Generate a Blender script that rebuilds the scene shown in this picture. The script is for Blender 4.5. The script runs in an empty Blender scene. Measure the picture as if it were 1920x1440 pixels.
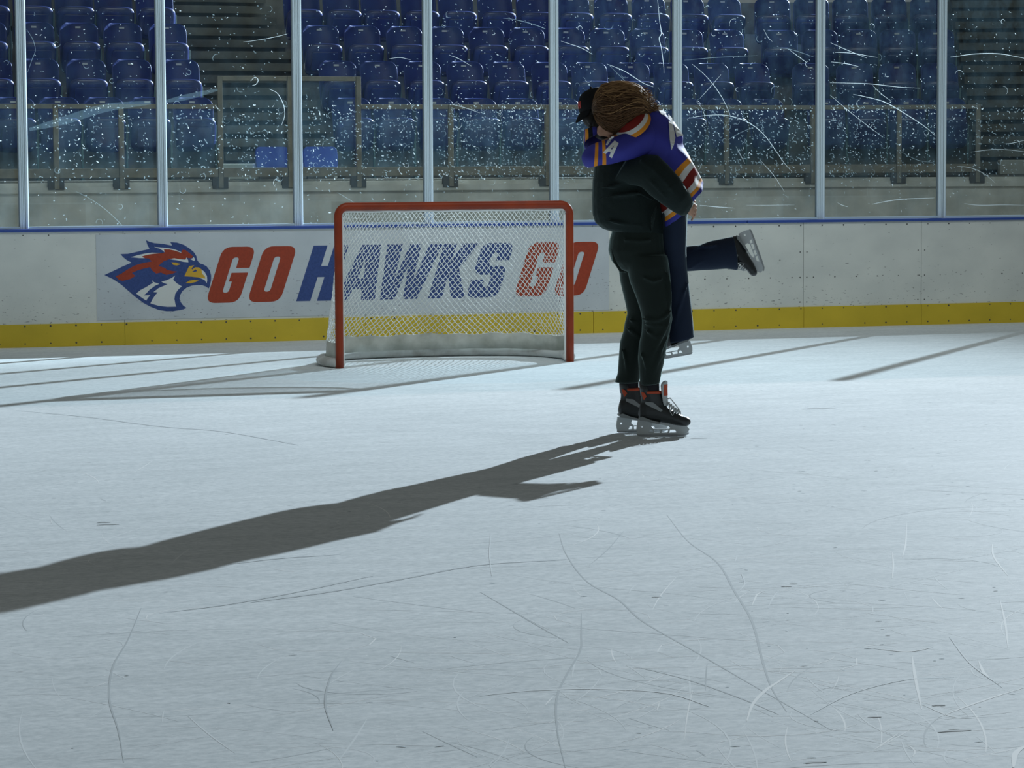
import bpy, bmesh, math, random
from mathutils import Vector, Matrix
from mathutils.geometry import tessellate_polygon
from mathutils.bvhtree import BVHTree

scene = bpy.context.scene
COL = scene.collection
R = random.Random(7)

# ---------------------------------------------------------------- camera, world, light, exposure
YAW, PITCH, ROLL = 0.3121, -0.0812, -0.0049
CAM = Vector((-6.1857, -20.5919, 1.5972))
FPX = 5144.887
cy, sy, cp, sp = math.cos(YAW), math.sin(YAW), math.cos(PITCH), math.sin(PITCH)
FWD = Vector((sy * cp, cy * cp, sp))
r0 = Vector((cy, -sy, 0))
u0 = r0.cross(FWD)
RGT = math.cos(ROLL) * r0 + math.sin(ROLL) * u0
UPV = -math.sin(ROLL) * r0 + math.cos(ROLL) * u0
cam_data = bpy.data.cameras.new('camera')
cam_data.sensor_width = 36.0
cam_data.lens = FPX / 1920 * 36.0
cam_data.clip_end = 200
cam = bpy.data.objects.new('camera', cam_data)
COL.objects.link(cam)
m = Matrix((RGT, UPV, -FWD)).transposed().to_4x4()
m.translation = CAM
cam.matrix_world = m
scene.camera = cam

world = bpy.data.worlds.new('arena_air')
scene.world = world
world.use_nodes = True
world.node_tree.nodes['Background'].inputs['Color'].default_value = (0.95, 1.0, 0.96, 1)
world.node_tree.nodes['Background'].inputs['Strength'].default_value = 0.125

key = bpy.data.lights.new('arena_floodlight', 'SPOT')
key.energy = 90000
key.color = (0.78, 0.905, 1.0)
key.shadow_soft_size = 0.11
key.spot_size = math.radians(43.5)
key.spot_blend = 1.0
key_ob = bpy.data.objects.new('arena_floodlight', key)
COL.objects.link(key_ob)
key_ob.location = (18.31, 15.93, 10.69)
key_ob.rotation_euler = (Vector((-28.2, -29.6, 0)) - key_ob.location).to_track_quat('-Z', 'Y').to_euler()

stand_key = bpy.data.lights.new('seats_rim_light', 'SPOT')     # rim light added at the floodlight's position, raking along the seats
stand_key.energy = 110000
stand_key.color = key.color
stand_key.shadow_soft_size = 0.11
stand_key.spot_size = math.radians(25)
stand_key.spot_blend = 0.8
stand_ob = bpy.data.objects.new('seats_rim_light', stand_key)
COL.objects.link(stand_ob)
stand_ob.location = key_ob.location
stand_ob.rotation_euler = (Vector((2.6, 9.2, 3.0)) - stand_ob.location).to_track_quat('-Z', 'Y').to_euler()

fill_light = bpy.data.lights.new('boards_fill', 'AREA')               # soft fill added high over the ice to brighten the boards
fill_light.shape = 'RECTANGLE'
fill_light.size, fill_light.size_y = 9.0, 4.0
fill_light.spread = math.radians(75)
fill_light.energy = 95
fill_light.color = (0.92, 1.0, 0.99)
fill_ob = bpy.data.objects.new('boards_fill', fill_light)
COL.objects.link(fill_ob)
fill_ob.location = (0.9, -6.0, 9.5)
fill_ob.rotation_euler = (Vector((2.2, 3.3, 0.6)) - fill_ob.location).to_track_quat('-Z', 'Y').to_euler()

scene.view_settings.view_transform = 'Standard'
scene.view_settings.look = 'None'
scene.view_settings.exposure = 0.0
scene.view_settings.gamma = 1.0
scene.view_settings.use_curve_mapping = False
scene.cycles.max_bounces = 10
scene.cycles.diffuse_bounces = 4
scene.cycles.transparent_max_bounces = 24


# ---------------------------------------------------------------- helpers
def lin(r, g, b):
    f = lambda c: c / 12.92 if c <= 0.04045 else ((c + 0.055) / 1.055) ** 2.4
    return (f(r / 255), f(g / 255), f(b / 255), 1.0)


def tag(o, label=None, cat=None, group=None, kind=None):
    if label: o['label'] = label
    if cat: o['category'] = cat
    if group: o['group'] = group
    if kind: o['kind'] = kind
    return o


def empty(name, loc=(0, 0, 0), rotz=0.0, parent=None):
    o = bpy.data.objects.new(name, None)
    o.empty_display_size = 0.2
    COL.objects.link(o)
    o.location = loc
    o.rotation_euler = (0, 0, rotz)
    if parent: o.parent = parent
    return o


def build(name, bm, mats, parent=None, smooth=False, mods=()):
    bm.normal_update()
    me = bpy.data.meshes.new(name)
    bm.to_mesh(me)
    bm.free()
    if not isinstance(mats, (list, tuple)): mats = [mats]
    for mt in mats: me.materials.append(mt)
    if smooth:
        for p in me.polygons: p.use_smooth = True
    o = bpy.data.objects.new(name, me)
    COL.objects.link(o)
    if parent: o.parent = parent
    for kind, props in mods:
        md = o.modifiers.new(kind.lower(), kind)
        for k, v in props.items(): setattr(md, k, v)
    return o


def box(bm, x0, x1, y0, y1, z0, z1, mi=0, bev=0.0, mat=None):
    vs = [bm.verts.new((x, y, z)) for z in (z0, z1) for y in (y0, y1) for x in (x0, x1)]
    fs = [(0, 2, 3, 1), (4, 5, 7, 6), (0, 1, 5, 4), (2, 6, 7, 3), (0, 4, 6, 2), (1, 3, 7, 5)]
    faces = [bm.faces.new([vs[i] for i in f]) for f in fs]
    for f in faces: f.material_index = mi
    if mat is not None:
        for v in vs: v.co = mat @ v.co
    if bev > 0:
        es = set(e for f in faces for e in f.edges)
        r = bmesh.ops.bevel(bm, geom=list(es), offset=bev, segments=2, affect='EDGES', profile=0.5)
        for f in r['faces']: f.material_index = mi
    return vs


def loft(bm, rings, n=20, mats=None, caps=True, power=1.0, dome=0.35):
    """rings: (centre, axis_a, axis_b)."""
    vr = []
    for c, a, b in rings:
        ring = []
        for i in range(n):
            t = 2 * math.pi * i / n
            ct, st = math.cos(t), math.sin(t)
            if power != 1.0:
                ct = math.copysign(abs(ct) ** power, ct)
                st = math.copysign(abs(st) ** power, st)
            ring.append(bm.verts.new(c + a * ct + b * st))
        vr.append(ring)
    for k in range(len(vr) - 1):
        for i in range(n):
            f = bm.faces.new((vr[k][i], vr[k][(i + 1) % n], vr[k + 1][(i + 1) % n], vr[k + 1][i]))
            if mats: f.material_index = mats[k]
    if caps:
        for k, s in ((0, 1), (-1, -1)):
            c, a, b = rings[k]
            nb = rings[1 if k == 0 else -2][0]
            d = (c - nb)
            if d.length > 1e-9: d.normalize()
            cv = bm.verts.new(c + d * min(a.length, b.length) * dome)
            for i in range(n):
                v1, v2 = vr[k][i], vr[k][(i + 1) % n]
                f = bm.faces.new((v2, v1, cv) if k == 0 else (v1, v2, cv))
                if mats: f.material_index = mats[k]
    return vr


def tube(bm, pts, r, n=8, mi=0, caps=True, closed=False):
    pts = [Vector(p) for p in pts]
    rs = r if isinstance(r, (list, tuple)) else [r] * len(pts)
    prev = None
    vr = []
    N = len(pts)
    for i, p in enumerate(pts):
        if closed:
            d = pts[(i + 1) % N] - pts[i - 1]
        else:
            d = pts[min(i + 1, N - 1)] - pts[max(i - 1, 0)]
        if d.length < 1e-9: d = Vector((0, 0, 1))
        d.normalize()
        if prev is None:
            ref = Vector((0, 0, 1)) if abs(d.z) < 0.9 else Vector((1, 0, 0))
            a = d.cross(ref).normalized()
        else:
            a = (prev - d * prev.dot(d)).normalized()
        prev = a
        b = d.cross(a)
        vr.append([bm.verts.new(p + (a * math.cos(2 * math.pi * k / n) + b * math.sin(2 * math.pi * k / n)) * rs[i]) for k in range(n)])
    for i in range(N if closed else N - 1):
        j = (i + 1) % N
        for k in range(n):
            f = bm.faces.new((vr[i][k], vr[i][(k + 1) % n], vr[j][(k + 1) % n], vr[j][k]))
            f.material_index = mi
    if caps and not closed:
        f = bm.faces.new(list(reversed(vr[0]))); f.material_index = mi
        f = bm.faces.new(vr[-1]); f.material_index = mi


def prism(bm, loops, fn, depth, mi=0):
    """loops: outer + holes, 2-D; fn(x, y, d) -> Vector for depth coordinate d in (0, depth)."""
    tri = tessellate_polygon([[Vector((p[0], p[1], 0)) for p in lp] for lp in loops])
    flat = [p for lp in loops for p in lp]
    fr = [bm.verts.new(fn(p[0], p[1], depth)) for p in flat]
    bk = [bm.verts.new(fn(p[0], p[1], 0.0)) for p in flat]
    for t in tri:
        try:
            f = bm.faces.new([fr[i] for i in t]); f.material_index = mi
            f = bm.faces.new([bk[i] for i in reversed(t)]); f.material_index = mi
        except ValueError:
            pass
    o = 0
    for lp in loops:
        k = len(lp)
        for i in range(k):
            j = (i + 1) % k
            f = bm.faces.new((fr[o + i], fr[o + j], bk[o + j], bk[o + i])); f.material_index = mi
        o += k


def round_poly(pts, radii, seg=5):
    out = []
    n = len(pts)
    for i, p in enumerate(pts):
        r = radii[i] if isinstance(radii, (list, tuple)) else radii
        p = Vector(p)
        if r <= 1e-6:
            out.append((p.x, p.y)); continue
        a = (Vector(pts[i - 1]) - p); b = (Vector(pts[(i + 1) % n]) - p)
        la, lb = a.length, b.length
        q = min(r, la * 0.49, lb * 0.49)
        a.normalize(); b.normalize()
        s, e = p + a * q, p + b * q
        for k in range(seg + 1):
            t = k / seg
            c = s * (1 - t) ** 2 + p * 2 * t * (1 - t) + e * t * t
            out.append((c.x, c.y))
    return out


def fix_normals(bm):
    bmesh.ops.recalc_face_normals(bm, faces=bm.faces[:])


# ---------------------------------------------------------------- materials
def mat(name, col, rough=0.6, spec=0.5, metal=0.0, bump=None, vary=None, trans=0.0):
    """bump=(scale, strength, distance); vary=(scale, dark colour, lo, hi)."""
    mt = bpy.data.materials.new(name)
    mt.use_nodes = True
    nt = mt.node_tree
    b = nt.nodes['Principled BSDF']
    b.inputs['Base Color'].default_value = col
    b.inputs['Roughness'].default_value = rough
    b.inputs['Specular IOR Level'].default_value = spec
    b.inputs['Metallic'].default_value = metal
    tc = nt.nodes.new('ShaderNodeTexCoord')
    if vary:
        nz = nt.nodes.new('ShaderNodeTexNoise'); nz.inputs['Scale'].default_value = vary[0]
        nz.inputs['Detail'].default_value = 6
        nt.links.new(tc.outputs['Object'], nz.inputs['Vector'])
        rp = nt.nodes.new('ShaderNodeValToRGB')
        rp.color_ramp.elements[0].position = vary[2]; rp.color_ramp.elements[0].color = vary[1]
        rp.color_ramp.elements[1].position = vary[3]; rp.color_ramp.elements[1].color = col
        nt.links.new(nz.outputs['Fac'], rp.inputs['Fac'])
        nt.links.new(rp.outputs['Color'], b.inputs['Base Color'])
    if bump:
        nz = nt.nodes.new('ShaderNodeTexNoise'); nz.inputs['Scale'].default_value = bump[0]
        nz.inputs['Detail'].default_value = 5
        nt.links.new(tc.outputs['Object'], nz.inputs['Vector'])
        bp = nt.nodes.new('ShaderNodeBump'); bp.inputs['Strength'].default_value = bump[1]
        bp.inputs['Distance'].default_value = bump[2]
        nt.links.new(nz.outputs['Fac'], bp.inputs['Height'])
        nt.links.new(bp.outputs['Normal'], b.inputs['Normal'])
    return mt


def ice_material():
    mt = bpy.data.materials.new('ice')
    mt.use_nodes = True
    nt = mt.node_tree; L = nt.links.new
    b = nt.nodes['Principled BSDF']
    tc = nt.nodes.new('ShaderNodeTexCoord')

    def noise(scale, detail, sx=1.0, sy_=1.0, rough=0.55):
        mp = nt.nodes.new('ShaderNodeMapping')
        mp.inputs['Scale'].default_value = (sx, sy_, 1)
        mp.inputs['Rotation'].default_value = (0, 0, -YAW)
        L(tc.outputs['Object'], mp.inputs['Vector'])
        n = nt.nodes.new('ShaderNodeTexNoise')
        n.inputs['Scale'].default_value = scale; n.inputs['Detail'].default_value = detail
        n.inputs['Roughness'].default_value = rough
        L(mp.outputs['Vector'], n.inputs['Vector'])
        return n.outputs['Fac']

    def ramp(src, p0, c0, p1, c1):
        rp = nt.nodes.new('ShaderNodeValToRGB')
        rp.color_ramp.elements[0].position = p0; rp.color_ramp.elements[0].color = c0
        rp.color_ramp.elements[1].position = p1; rp.color_ramp.elements[1].color = c1
        L(src, rp.inputs['Fac'])
        return rp.outputs['Color']

    def mix(fac, a, c, mode='MIX'):
        mx = nt.nodes.new('ShaderNodeMix'); mx.data_type = 'RGBA'; mx.blend_type = mode
        if isinstance(fac, float): mx.inputs[0].default_value = fac
        else: L(fac, mx.inputs[0])
        for s, v in ((6, a), (7, c)):
            if isinstance(v, tuple): mx.inputs[s].default_value = v
            else: L(v, mx.inputs[s])
        return mx.outputs[2]
    base = ramp(noise(0.7, 5), 0.3, (0.79, 0.84, 0.865, 1), 0.7, (0.86, 0.91, 0.935, 1))
    streak = ramp(noise(5.0, 8, 0.45, 1.4, 0.7), 0.35, (0.86, 0.87, 0.87, 1), 0.65, (1, 1, 1, 1))
    c = mix(1.0, base, streak, 'MULTIPLY')
    # scraped snow grain
    grain = ramp(noise(30.0, 6, 0.8, 1.1, 0.75), 0.36, (0.78, 0.80, 0.81, 1), 0.60, (1, 1, 1, 1))
    c = mix(1.0, c, grain, 'MULTIPLY')
    # dark specks of grit
    sp1 = ramp(noise(26.0, 2, 0.45, 1.3), 0.715, (0, 0, 0, 1), 0.745, (1, 1, 1, 1))
    area = ramp(noise(0.45, 2), 0.42, (0.15, 0.15, 0.15, 1), 0.62, (1, 1, 1, 1))
    spk = mix(1.0, sp1, area, 'MULTIPLY')
    c = mix(spk, c, (0.34, 0.37, 0.39, 1))
    # white specks of snow
    wp = ramp(noise(70.0, 2, 1, 1), 0.72, (0, 0, 0, 1), 0.76, (1, 1, 1, 1))
    c = mix(wp, c, (0.97, 0.98, 0.99, 1))
    # pale blue goal crease, painted under the ice
    sep = nt.nodes.new('ShaderNodeSeparateXYZ'); L(tc.outputs['Object'], sep.inputs[0])
    vm = nt.nodes.new('ShaderNodeVectorMath'); vm.operation = 'LENGTH'; L(tc.outputs['Object'], vm.inputs[0])
    lt = nt.nodes.new('ShaderNodeMath'); lt.operation = 'LESS_THAN'; L(vm.outputs['Value'], lt.inputs[0]); lt.inputs[1].default_value = 1.83
    ly = nt.nodes.new('ShaderNodeMath'); ly.operation = 'LESS_THAN'; L(sep.outputs['Y'], ly.inputs[0]); ly.inputs[1].default_value = -0.03
    ml = nt.nodes.new('ShaderNodeMath'); ml.operation = 'MULTIPLY'; L(lt.outputs[0], ml.inputs[0]); L(ly.outputs[0], ml.inputs[1])
    m2 = nt.nodes.new('ShaderNodeMath'); m2.operation = 'MULTIPLY'; L(ml.outputs[0], m2.inputs[0]); m2.inputs[1].default_value = 0.12
    c = mix(m2.outputs[0], c, (0.55, 0.80, 0.93, 1))
    L(c, b.inputs['Base Color'])
    b.inputs['Roughness'].default_value = 0.7
    b.inputs['Specular IOR Level'].default_value = 0.03
    bp = nt.nodes.new('ShaderNodeBump'); bp.inputs['Strength'].default_value = 0.25; bp.inputs['Distance'].default_value = 0.004
    L(noise(18.0, 8, 0.5, 1.4, 0.7), bp.inputs['Height'])
    L(bp.outputs['Normal'], b.inputs['Normal'])
    return mt


def board_material(name, col, dirt, spec=0.35, lift=0.0):
    mt = bpy.data.materials.new(name)
    mt.use_nodes = True
    nt = mt.node_tree; L = nt.links.new
    b = nt.nodes['Principled BSDF']
    tc = nt.nodes.new('ShaderNodeTexCoord')
    sep = nt.nodes.new('ShaderNodeSeparateXYZ'); L(tc.outputs['Object'], sep.inputs[0])

    def noise(scale, sx, sz, detail=4):
        mp = nt.nodes.new('ShaderNodeMapping'); mp.inputs['Scale'].default_value = (sx, 1, sz)
        L(tc.outputs['Object'], mp.inputs['Vector'])
        n = nt.nodes.new('ShaderNodeTexNoise'); n.inputs['Scale'].default_value = scale; n.inputs['Detail'].default_value = detail
        L(mp.outputs['Vector'], n.inputs['Vector'])
        return n.outputs['Fac']
    mr = nt.nodes.new('ShaderNodeMapRange')      # puck scuffs gather on the lower half
    mr.inputs['From Min'].default_value = 0.25; mr.inputs['From Max'].default_value = 0.75
    mr.inputs['To Min'].default_value = 0.055 + lift; mr.inputs['To Max'].default_value = -0.01 + lift
    L(sep.outputs['Z'], mr.inputs['Value'])
    ad = nt.nodes.new('ShaderNodeMath'); ad.operation = 'ADD'
    L(noise(27.0, 1.0, 2.6, 4), ad.inputs[0]); L(mr.outputs[0], ad.inputs[1])
    rp = nt.nodes.new('ShaderNodeValToRGB')
    rp.color_ramp.elements[0].position = 0.70; rp.color_ramp.elements[0].color = (0, 0, 0, 1)
    rp.color_ramp.elements[1].position = 0.745; rp.color_ramp.elements[1].color = (1, 1, 1, 1)
    L(ad.outputs[0], rp.inputs['Fac'])
    mx = nt.nodes.new('ShaderNodeMix'); mx.data_type = 'RGBA'
    L(rp.outputs['Color'], mx.inputs[0]); mx.inputs[6].default_value = col; mx.inputs[7].default_value = dirt
    rp2 = nt.nodes.new('ShaderNodeValToRGB')
    rp2.color_ramp.elements[0].position = 0.3; rp2.color_ramp.elements[0].color = (0.86, 0.87, 0.88, 1)
    rp2.color_ramp.elements[1].position = 0.65; rp2.color_ramp.elements[1].color = (1, 1, 1, 1)
    L(noise(2.5, 1, 1.3, 6), rp2.inputs['Fac'])
    mm = nt.nodes.new('ShaderNodeMix'); mm.data_type = 'RGBA'; mm.blend_type = 'MULTIPLY'; mm.inputs[0].default_value = 1
    L(mx.outputs[2], mm.inputs[6]); L(rp2.outputs['Color'], mm.inputs[7])
    L(mm.outputs[2], b.inputs['Base Color'])
    b.inputs['Roughness'].default_value = 0.5
    b.inputs['Specular IOR Level'].default_value = spec
    return mt


def glass_material(name, haze_lo, haze_hi, z0, z1, tint=(0.93, 0.965, 0.975, 1), scale=3.0):
    """Clear sheet with a film of dirt that scatters light: more of it low down (z0) than high up (z1)."""
    mt = bpy.data.materials.new(name)
    mt.use_nodes = True
    nt = mt.node_tree; L = nt.links.new
    nt.nodes.remove(nt.nodes['Principled BSDF'])
    out = nt.nodes['Material Output']
    tr = nt.nodes.new('ShaderNodeBsdfTransparent'); tr.inputs['Color'].default_value = tint
    gl = nt.nodes.new('ShaderNodeBsdfGlossy'); gl.inputs['Roughness'].default_value = 0.04
    lw = nt.nodes.new('ShaderNodeLayerWeight'); lw.inputs['Blend'].default_value = 0.5
    pw_ = nt.nodes.new('ShaderNodeMath'); pw_.operation = 'POWER'; L(lw.outputs['Facing'], pw_.inputs[0]); pw_.inputs[1].default_value = 5
    ma_ = nt.nodes.new('ShaderNodeMath'); ma_.operation = 'MULTIPLY_ADD'; L(pw_.outputs[0], ma_.inputs[0]); ma_.inputs[1].default_value = 0.9; ma_.inputs[2].default_value = 0.010
    m1 = nt.nodes.new('ShaderNodeMixShader'); L(ma_.outputs[0], m1.inputs[0]); L(tr.outputs[0], m1.inputs[1]); L(gl.outputs[0], m1.inputs[2])
    tl = nt.nodes.new('ShaderNodeBsdfTranslucent'); tl.inputs['Color'].default_value = (0.36, 0.68, 0.88, 1)
    tc = nt.nodes.new('ShaderNodeTexCoord')
    sep = nt.nodes.new('ShaderNodeSeparateXYZ'); L(tc.outputs['Object'], sep.inputs[0])
    mr = nt.nodes.new('ShaderNodeMapRange'); mr.interpolation_type = 'SMOOTHSTEP'
    mr.inputs['From Min'].default_value = z0; mr.inputs['From Max'].default_value = z1
    mr.inputs['To Min'].default_value = haze_lo; mr.inputs['To Max'].default_value = haze_hi
    L(sep.outputs['Z'], mr.inputs['Value'])
    nz = nt.nodes.new('ShaderNodeTexNoise'); nz.inputs['Scale'].default_value = scale; nz.inputs['Detail'].default_value = 8
    nz.inputs['Roughness'].default_value = 0.7
    mp = nt.nodes.new('ShaderNodeMapping'); mp.inputs['Scale'].default_value = (1.3, 1, 0.8)
    L(tc.outputs['Object'], mp.inputs['Vector']); L(mp.outputs['Vector'], nz.inputs['Vector'])
    rp = nt.nodes.new('ShaderNodeMapRange'); rp.inputs['From Min'].default_value = 0.36; rp.inputs['From Max'].default_value = 0.68
    rp.inputs['To Min'].default_value = 0.1; rp.inputs['To Max'].default_value = 1.9
    L(nz.outputs['Fac'], rp.inputs['Value'])
    mu = nt.nodes.new('ShaderNodeMath'); mu.operation = 'MULTIPLY'; L(mr.outputs[0], mu.inputs[0]); L(rp.outputs[0], mu.inputs[1])
    m2 = nt.nodes.new('ShaderNodeMixShader'); L(mu.outputs[0], m2.inputs[0]); L(m1.outputs[0], m2.inputs[1]); L(tl.outputs[0], m2.inputs[2])
    L(m2.outputs[0], out.inputs['Surface'])
    return mt


def scratch_material(name, col, opacity):
    mt = bpy.data.materials.new(name)
    mt.use_nodes = True
    nt = mt.node_tree; L = nt.links.new
    nt.nodes.remove(nt.nodes['Principled BSDF'])
    out = nt.nodes['Material Output']
    tl = nt.nodes.new('ShaderNodeBsdfTranslucent'); tl.inputs['Color'].default_value = col
    tr = nt.nodes.new('ShaderNodeBsdfTransparent')
    mx = nt.nodes.new('ShaderNodeMixShader'); mx.inputs[0].default_value = opacity
    L(tr.outputs[0], mx.inputs[1]); L(tl.outputs[0], mx.inputs[2]); L(mx.outputs[0], out.inputs['Surface'])
    return mt


def wall_material():
    mt = mat('block_wall', (0.6, 0.58, 0.52, 1), 0.85, 0.2)
    nt = mt.node_tree; L = nt.links.new
    b = nt.nodes['Principled BSDF']
    tc = nt.nodes['Texture Coordinate']
    mp = nt.nodes.new('ShaderNodeMapping'); mp.inputs['Rotation'].default_value = (math.radians(90), 0, 0)
    L(tc.outputs['Object'], mp.inputs['Vector'])
    br = nt.nodes.new('ShaderNodeTexBrick')
    br.inputs['Color1'].default_value = (0.60, 0.575, 0.50, 1); br.inputs['Color2'].default_value = (0.72, 0.70, 0.62, 1)
    br.inputs['Mortar'].default_value = (0.70, 0.69, 0.62, 1)
    br.inputs['Scale'].default_value = 1.0; br.inputs['Brick Width'].default_value = 0.62; br.inputs['Row Height'].default_value = 0.24
    br.inputs['Mortar Size'].default_value = 0.006
    L(mp.outputs['Vector'], br.inputs['Vector'])
    nz = nt.nodes.new('ShaderNodeTexNoise'); nz.inputs['Scale'].default_value = 4; nz.inputs['Detail'].default_value = 8
    L(tc.outputs['Object'], nz.inputs['Vector'])
    rp = nt.nodes.new('ShaderNodeValToRGB')
    rp.color_ramp.elements[0].position = 0.3; rp.color_ramp.elements[0].color = (0.7, 0.7, 0.68, 1)
    rp.color_ramp.elements[1].position = 0.7; rp.color_ramp.elements[1].color = (1.1, 1.1, 1.1, 1)
    L(nz.outputs['Fac'], rp.inputs['Fac'])
    mm = nt.nodes.new('ShaderNodeMix'); mm.data_type = 'RGBA'; mm.blend_type = 'MULTIPLY'; mm.inputs[0].default_value = 1
    L(br.outputs['Color'], mm.inputs[6]); L(rp.outputs['Color'], mm.inputs[7])
    L(mm.outputs[2], b.inputs['Base Color'])
    return mt


M = dict(
    ice=ice_material(),
    scratch_l=mat('skate_cut_white', (0.92, 0.95, 0.96, 1), 0.7, 0.03),
    scratch_m=mat('skate_cut_pale', (0.80, 0.85, 0.875, 1), 0.7, 0.03),
    scratch_d=mat('skate_cut_dark', (0.56, 0.61, 0.635, 1), 0.7, 0.03),
    board=board_material('white_board', (0.74, 0.78, 0.755, 1), (0.30, 0.32, 0.32, 1)),
    banner=board_material('banner_vinyl', (0.60, 0.66, 0.71, 1), (0.23, 0.25, 0.30, 1)),
    yellow=board_material('yellow_kickplate', (0.68, 0.51, 0.04, 1), (0.36, 0.27, 0.03, 1), lift=-0.05),
    blue_cap=mat('blue_cap_rail', (0.035, 0.085, 0.36, 1), 0.45, 0.4),
    sill=mat('glass_sill', (0.55, 0.72, 0.85, 1), 0.4, 0.5),
    screw=mat('screw', (0.06, 0.065, 0.065, 1), 0.6),
    letter_red=mat('letter_red', (0.38, 0.058, 0.026, 1), 0.5, 0.3, vary=(60, (0.32, 0.050, 0.024, 1), 0.35, 0.6)),
    letter_navy=mat('letter_navy', (0.045, 0.085, 0.27, 1), 0.5, 0.3, vary=(60, (0.035, 0.068, 0.22, 1), 0.35, 0.6)),
    gold=mat('emblem_gold', (0.68, 0.42, 0.05, 1), 0.5, 0.3),
    emblem_white=mat('emblem_white', (0.72, 0.76, 0.76, 1), 0.5, 0.3),
    goal_red=mat('goal_red_paint', (0.30, 0.040, 0.010, 1), 0.45, 0.3, vary=(6, (0.23, 0.032, 0.011, 1), 0.35, 0.6)),
    net=mat('net_cord', (0.84, 0.86, 0.84, 1), 0.8, 0.2),
    skirt=mat('net_skirt', (0.62, 0.63, 0.58, 1), 0.8, 0.2, vary=(5, (0.40, 0.41, 0.36, 1), 0.32, 0.6), bump=(14, 0.5, 0.02)),
    pad=mat('base_pad', (0.70, 0.72, 0.71, 1), 0.6, 0.3, vary=(9, (0.50, 0.50, 0.48, 1), 0.3, 0.55), bump=(20, 0.3, 0.01)),
    steel=mat('white_tube', (0.72, 0.74, 0.74, 1), 0.5),
    alu=mat('aluminium', (0.70, 0.85, 0.95, 1), 0.38, 0.7, bump=(90, 0.15, 0.002)),
    gasket_groove_shade=mat('gasket_groove_shade', (0.26, 0.31, 0.34, 1), 0.6),
    glass=glass_material('rink_glass', 0.009, 0.004, 0.6, 1.5),
    glass_right=glass_material('rink_glass_worn', 0.013, 0.009, 0.5, 1.6, scale=4.0),
    rail_glass=glass_material('rail_glass', 0.007, 0.006, 0.2, 0.8, scale=6.0),
    mark=scratch_material('glass_chip', (0.90, 0.98, 1.0, 1), 0.62),
    mark_faint=scratch_material('glass_scuff', (0.72, 0.92, 1.0, 1), 0.24),
    smear=scratch_material('glass_smear', (0.60, 0.88, 1.0, 1), 0.06),
    concrete=mat('terrace_concrete', (0.20, 0.20, 0.175, 1), 0.9, 0.2, vary=(5, (0.12, 0.12, 0.105, 1), 0.3, 0.7)),
    step=mat('stair_concrete', (0.19, 0.19, 0.155, 1), 0.9, 0.2, vary=(4, (0.10, 0.10, 0.085, 1), 0.3, 0.7)),
    pale_step=mat('pale_step', (0.42, 0.43, 0.38, 1), 0.9, 0.2),
    wall=wall_material(),
    rail=mat('railing_paint', (0.27, 0.245, 0.185, 1), 0.6, 0.4, vary=(9, (0.19, 0.175, 0.135, 1), 0.35, 0.65)),
    rail_dark=mat('railing_bracket', (0.09, 0.09, 0.085, 1), 0.6, 0.4),
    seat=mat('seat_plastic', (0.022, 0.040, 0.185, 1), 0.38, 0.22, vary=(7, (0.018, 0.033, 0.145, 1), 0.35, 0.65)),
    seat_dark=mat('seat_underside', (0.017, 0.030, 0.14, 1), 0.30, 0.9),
    shell=mat('cushion_plastic', (0.020, 0.058, 0.38, 1), 0.4, 0.5),
    leg=mat('seat_leg', (0.12, 0.20, 0.19, 1), 0.5, 0.5),
    plate=mat('number_plate', (0.55, 0.57, 0.57, 1), 0.5),
    jacket=mat('jacket_cloth', (0.014, 0.023, 0.022, 1), 0.85, 0.2, bump=(7, 0.5, 0.03)),
    trousers=mat('velvet_trousers', (0.014, 0.022, 0.019, 1), 0.8, 0.2, bump=(6, 0.4, 0.02)),
    jeans=mat('navy_denim', (0.016, 0.026, 0.052, 1), 0.85, 0.2, bump=(6, 0.4, 0.02)),
    jersey=mat('jersey_blue', (0.045, 0.048, 0.34, 1), 0.7, 0.3, bump=(5, 0.4, 0.02)),
    jersey_orange=mat('jersey_orange', (0.80, 0.30, 0.03, 1), 0.7, 0.2),
    jersey_white=mat('jersey_white', (0.78, 0.78, 0.76, 1), 0.7, 0.2),
    jersey_red=mat('jersey_red', (0.24, 0.020, 0.016, 1), 0.7, 0.2),
    jersey_black=mat('jersey_black', (0.01, 0.012, 0.018, 1), 0.8, 0.2),
    skin=mat('skin', (0.55, 0.31, 0.21, 1), 0.55, 0.4),
    hair=mat('brown_hair', (0.070, 0.036, 0.018, 1), 0.6, 0.15, bump=(40, 0.5, 0.01)),
    hair_light=mat('lit_golden_hair', (0.32, 0.185, 0.085, 1), 0.55, 0.15),
    hair_mid=mat('mid_hair', (0.14, 0.074, 0.036, 1), 0.55, 0.15),
    hair_dark=mat('dark_hair', (0.012, 0.009, 0.008, 1), 0.6, 0.3),
    cap=mat('black_cap', (0.008, 0.009, 0.011, 1), 0.8, 0.2, bump=(30, 0.3, 0.006)),
    cap_logo=mat('cap_logo', (0.62, 0.10, 0.09, 1), 0.7, 0.2),
    boot=mat('skate_boot', (0.020, 0.024, 0.025, 1), 0.38, 0.5, bump=(40, 0.2, 0.004)),
    boot_grey=mat('skate_panel', (0.26, 0.28, 0.28, 1), 0.45, 0.5),
    boot_orange=mat('skate_orange', (0.55, 0.09, 0.04, 1), 0.6, 0.3),
    lace=mat('skate_lace', (0.52, 0.55, 0.55, 1), 0.8, 0.2),
    holder=mat('blade_holder', (0.58, 0.62, 0.63, 1), 0.4, 0.5),
    blade=mat('skate_blade', (0.42, 0.44, 0.45, 1), 0.35, 0.5, 0.7),
    sock=mat('sock', (0.03, 0.03, 0.035, 1), 0.9, 0.1),
)

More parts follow.
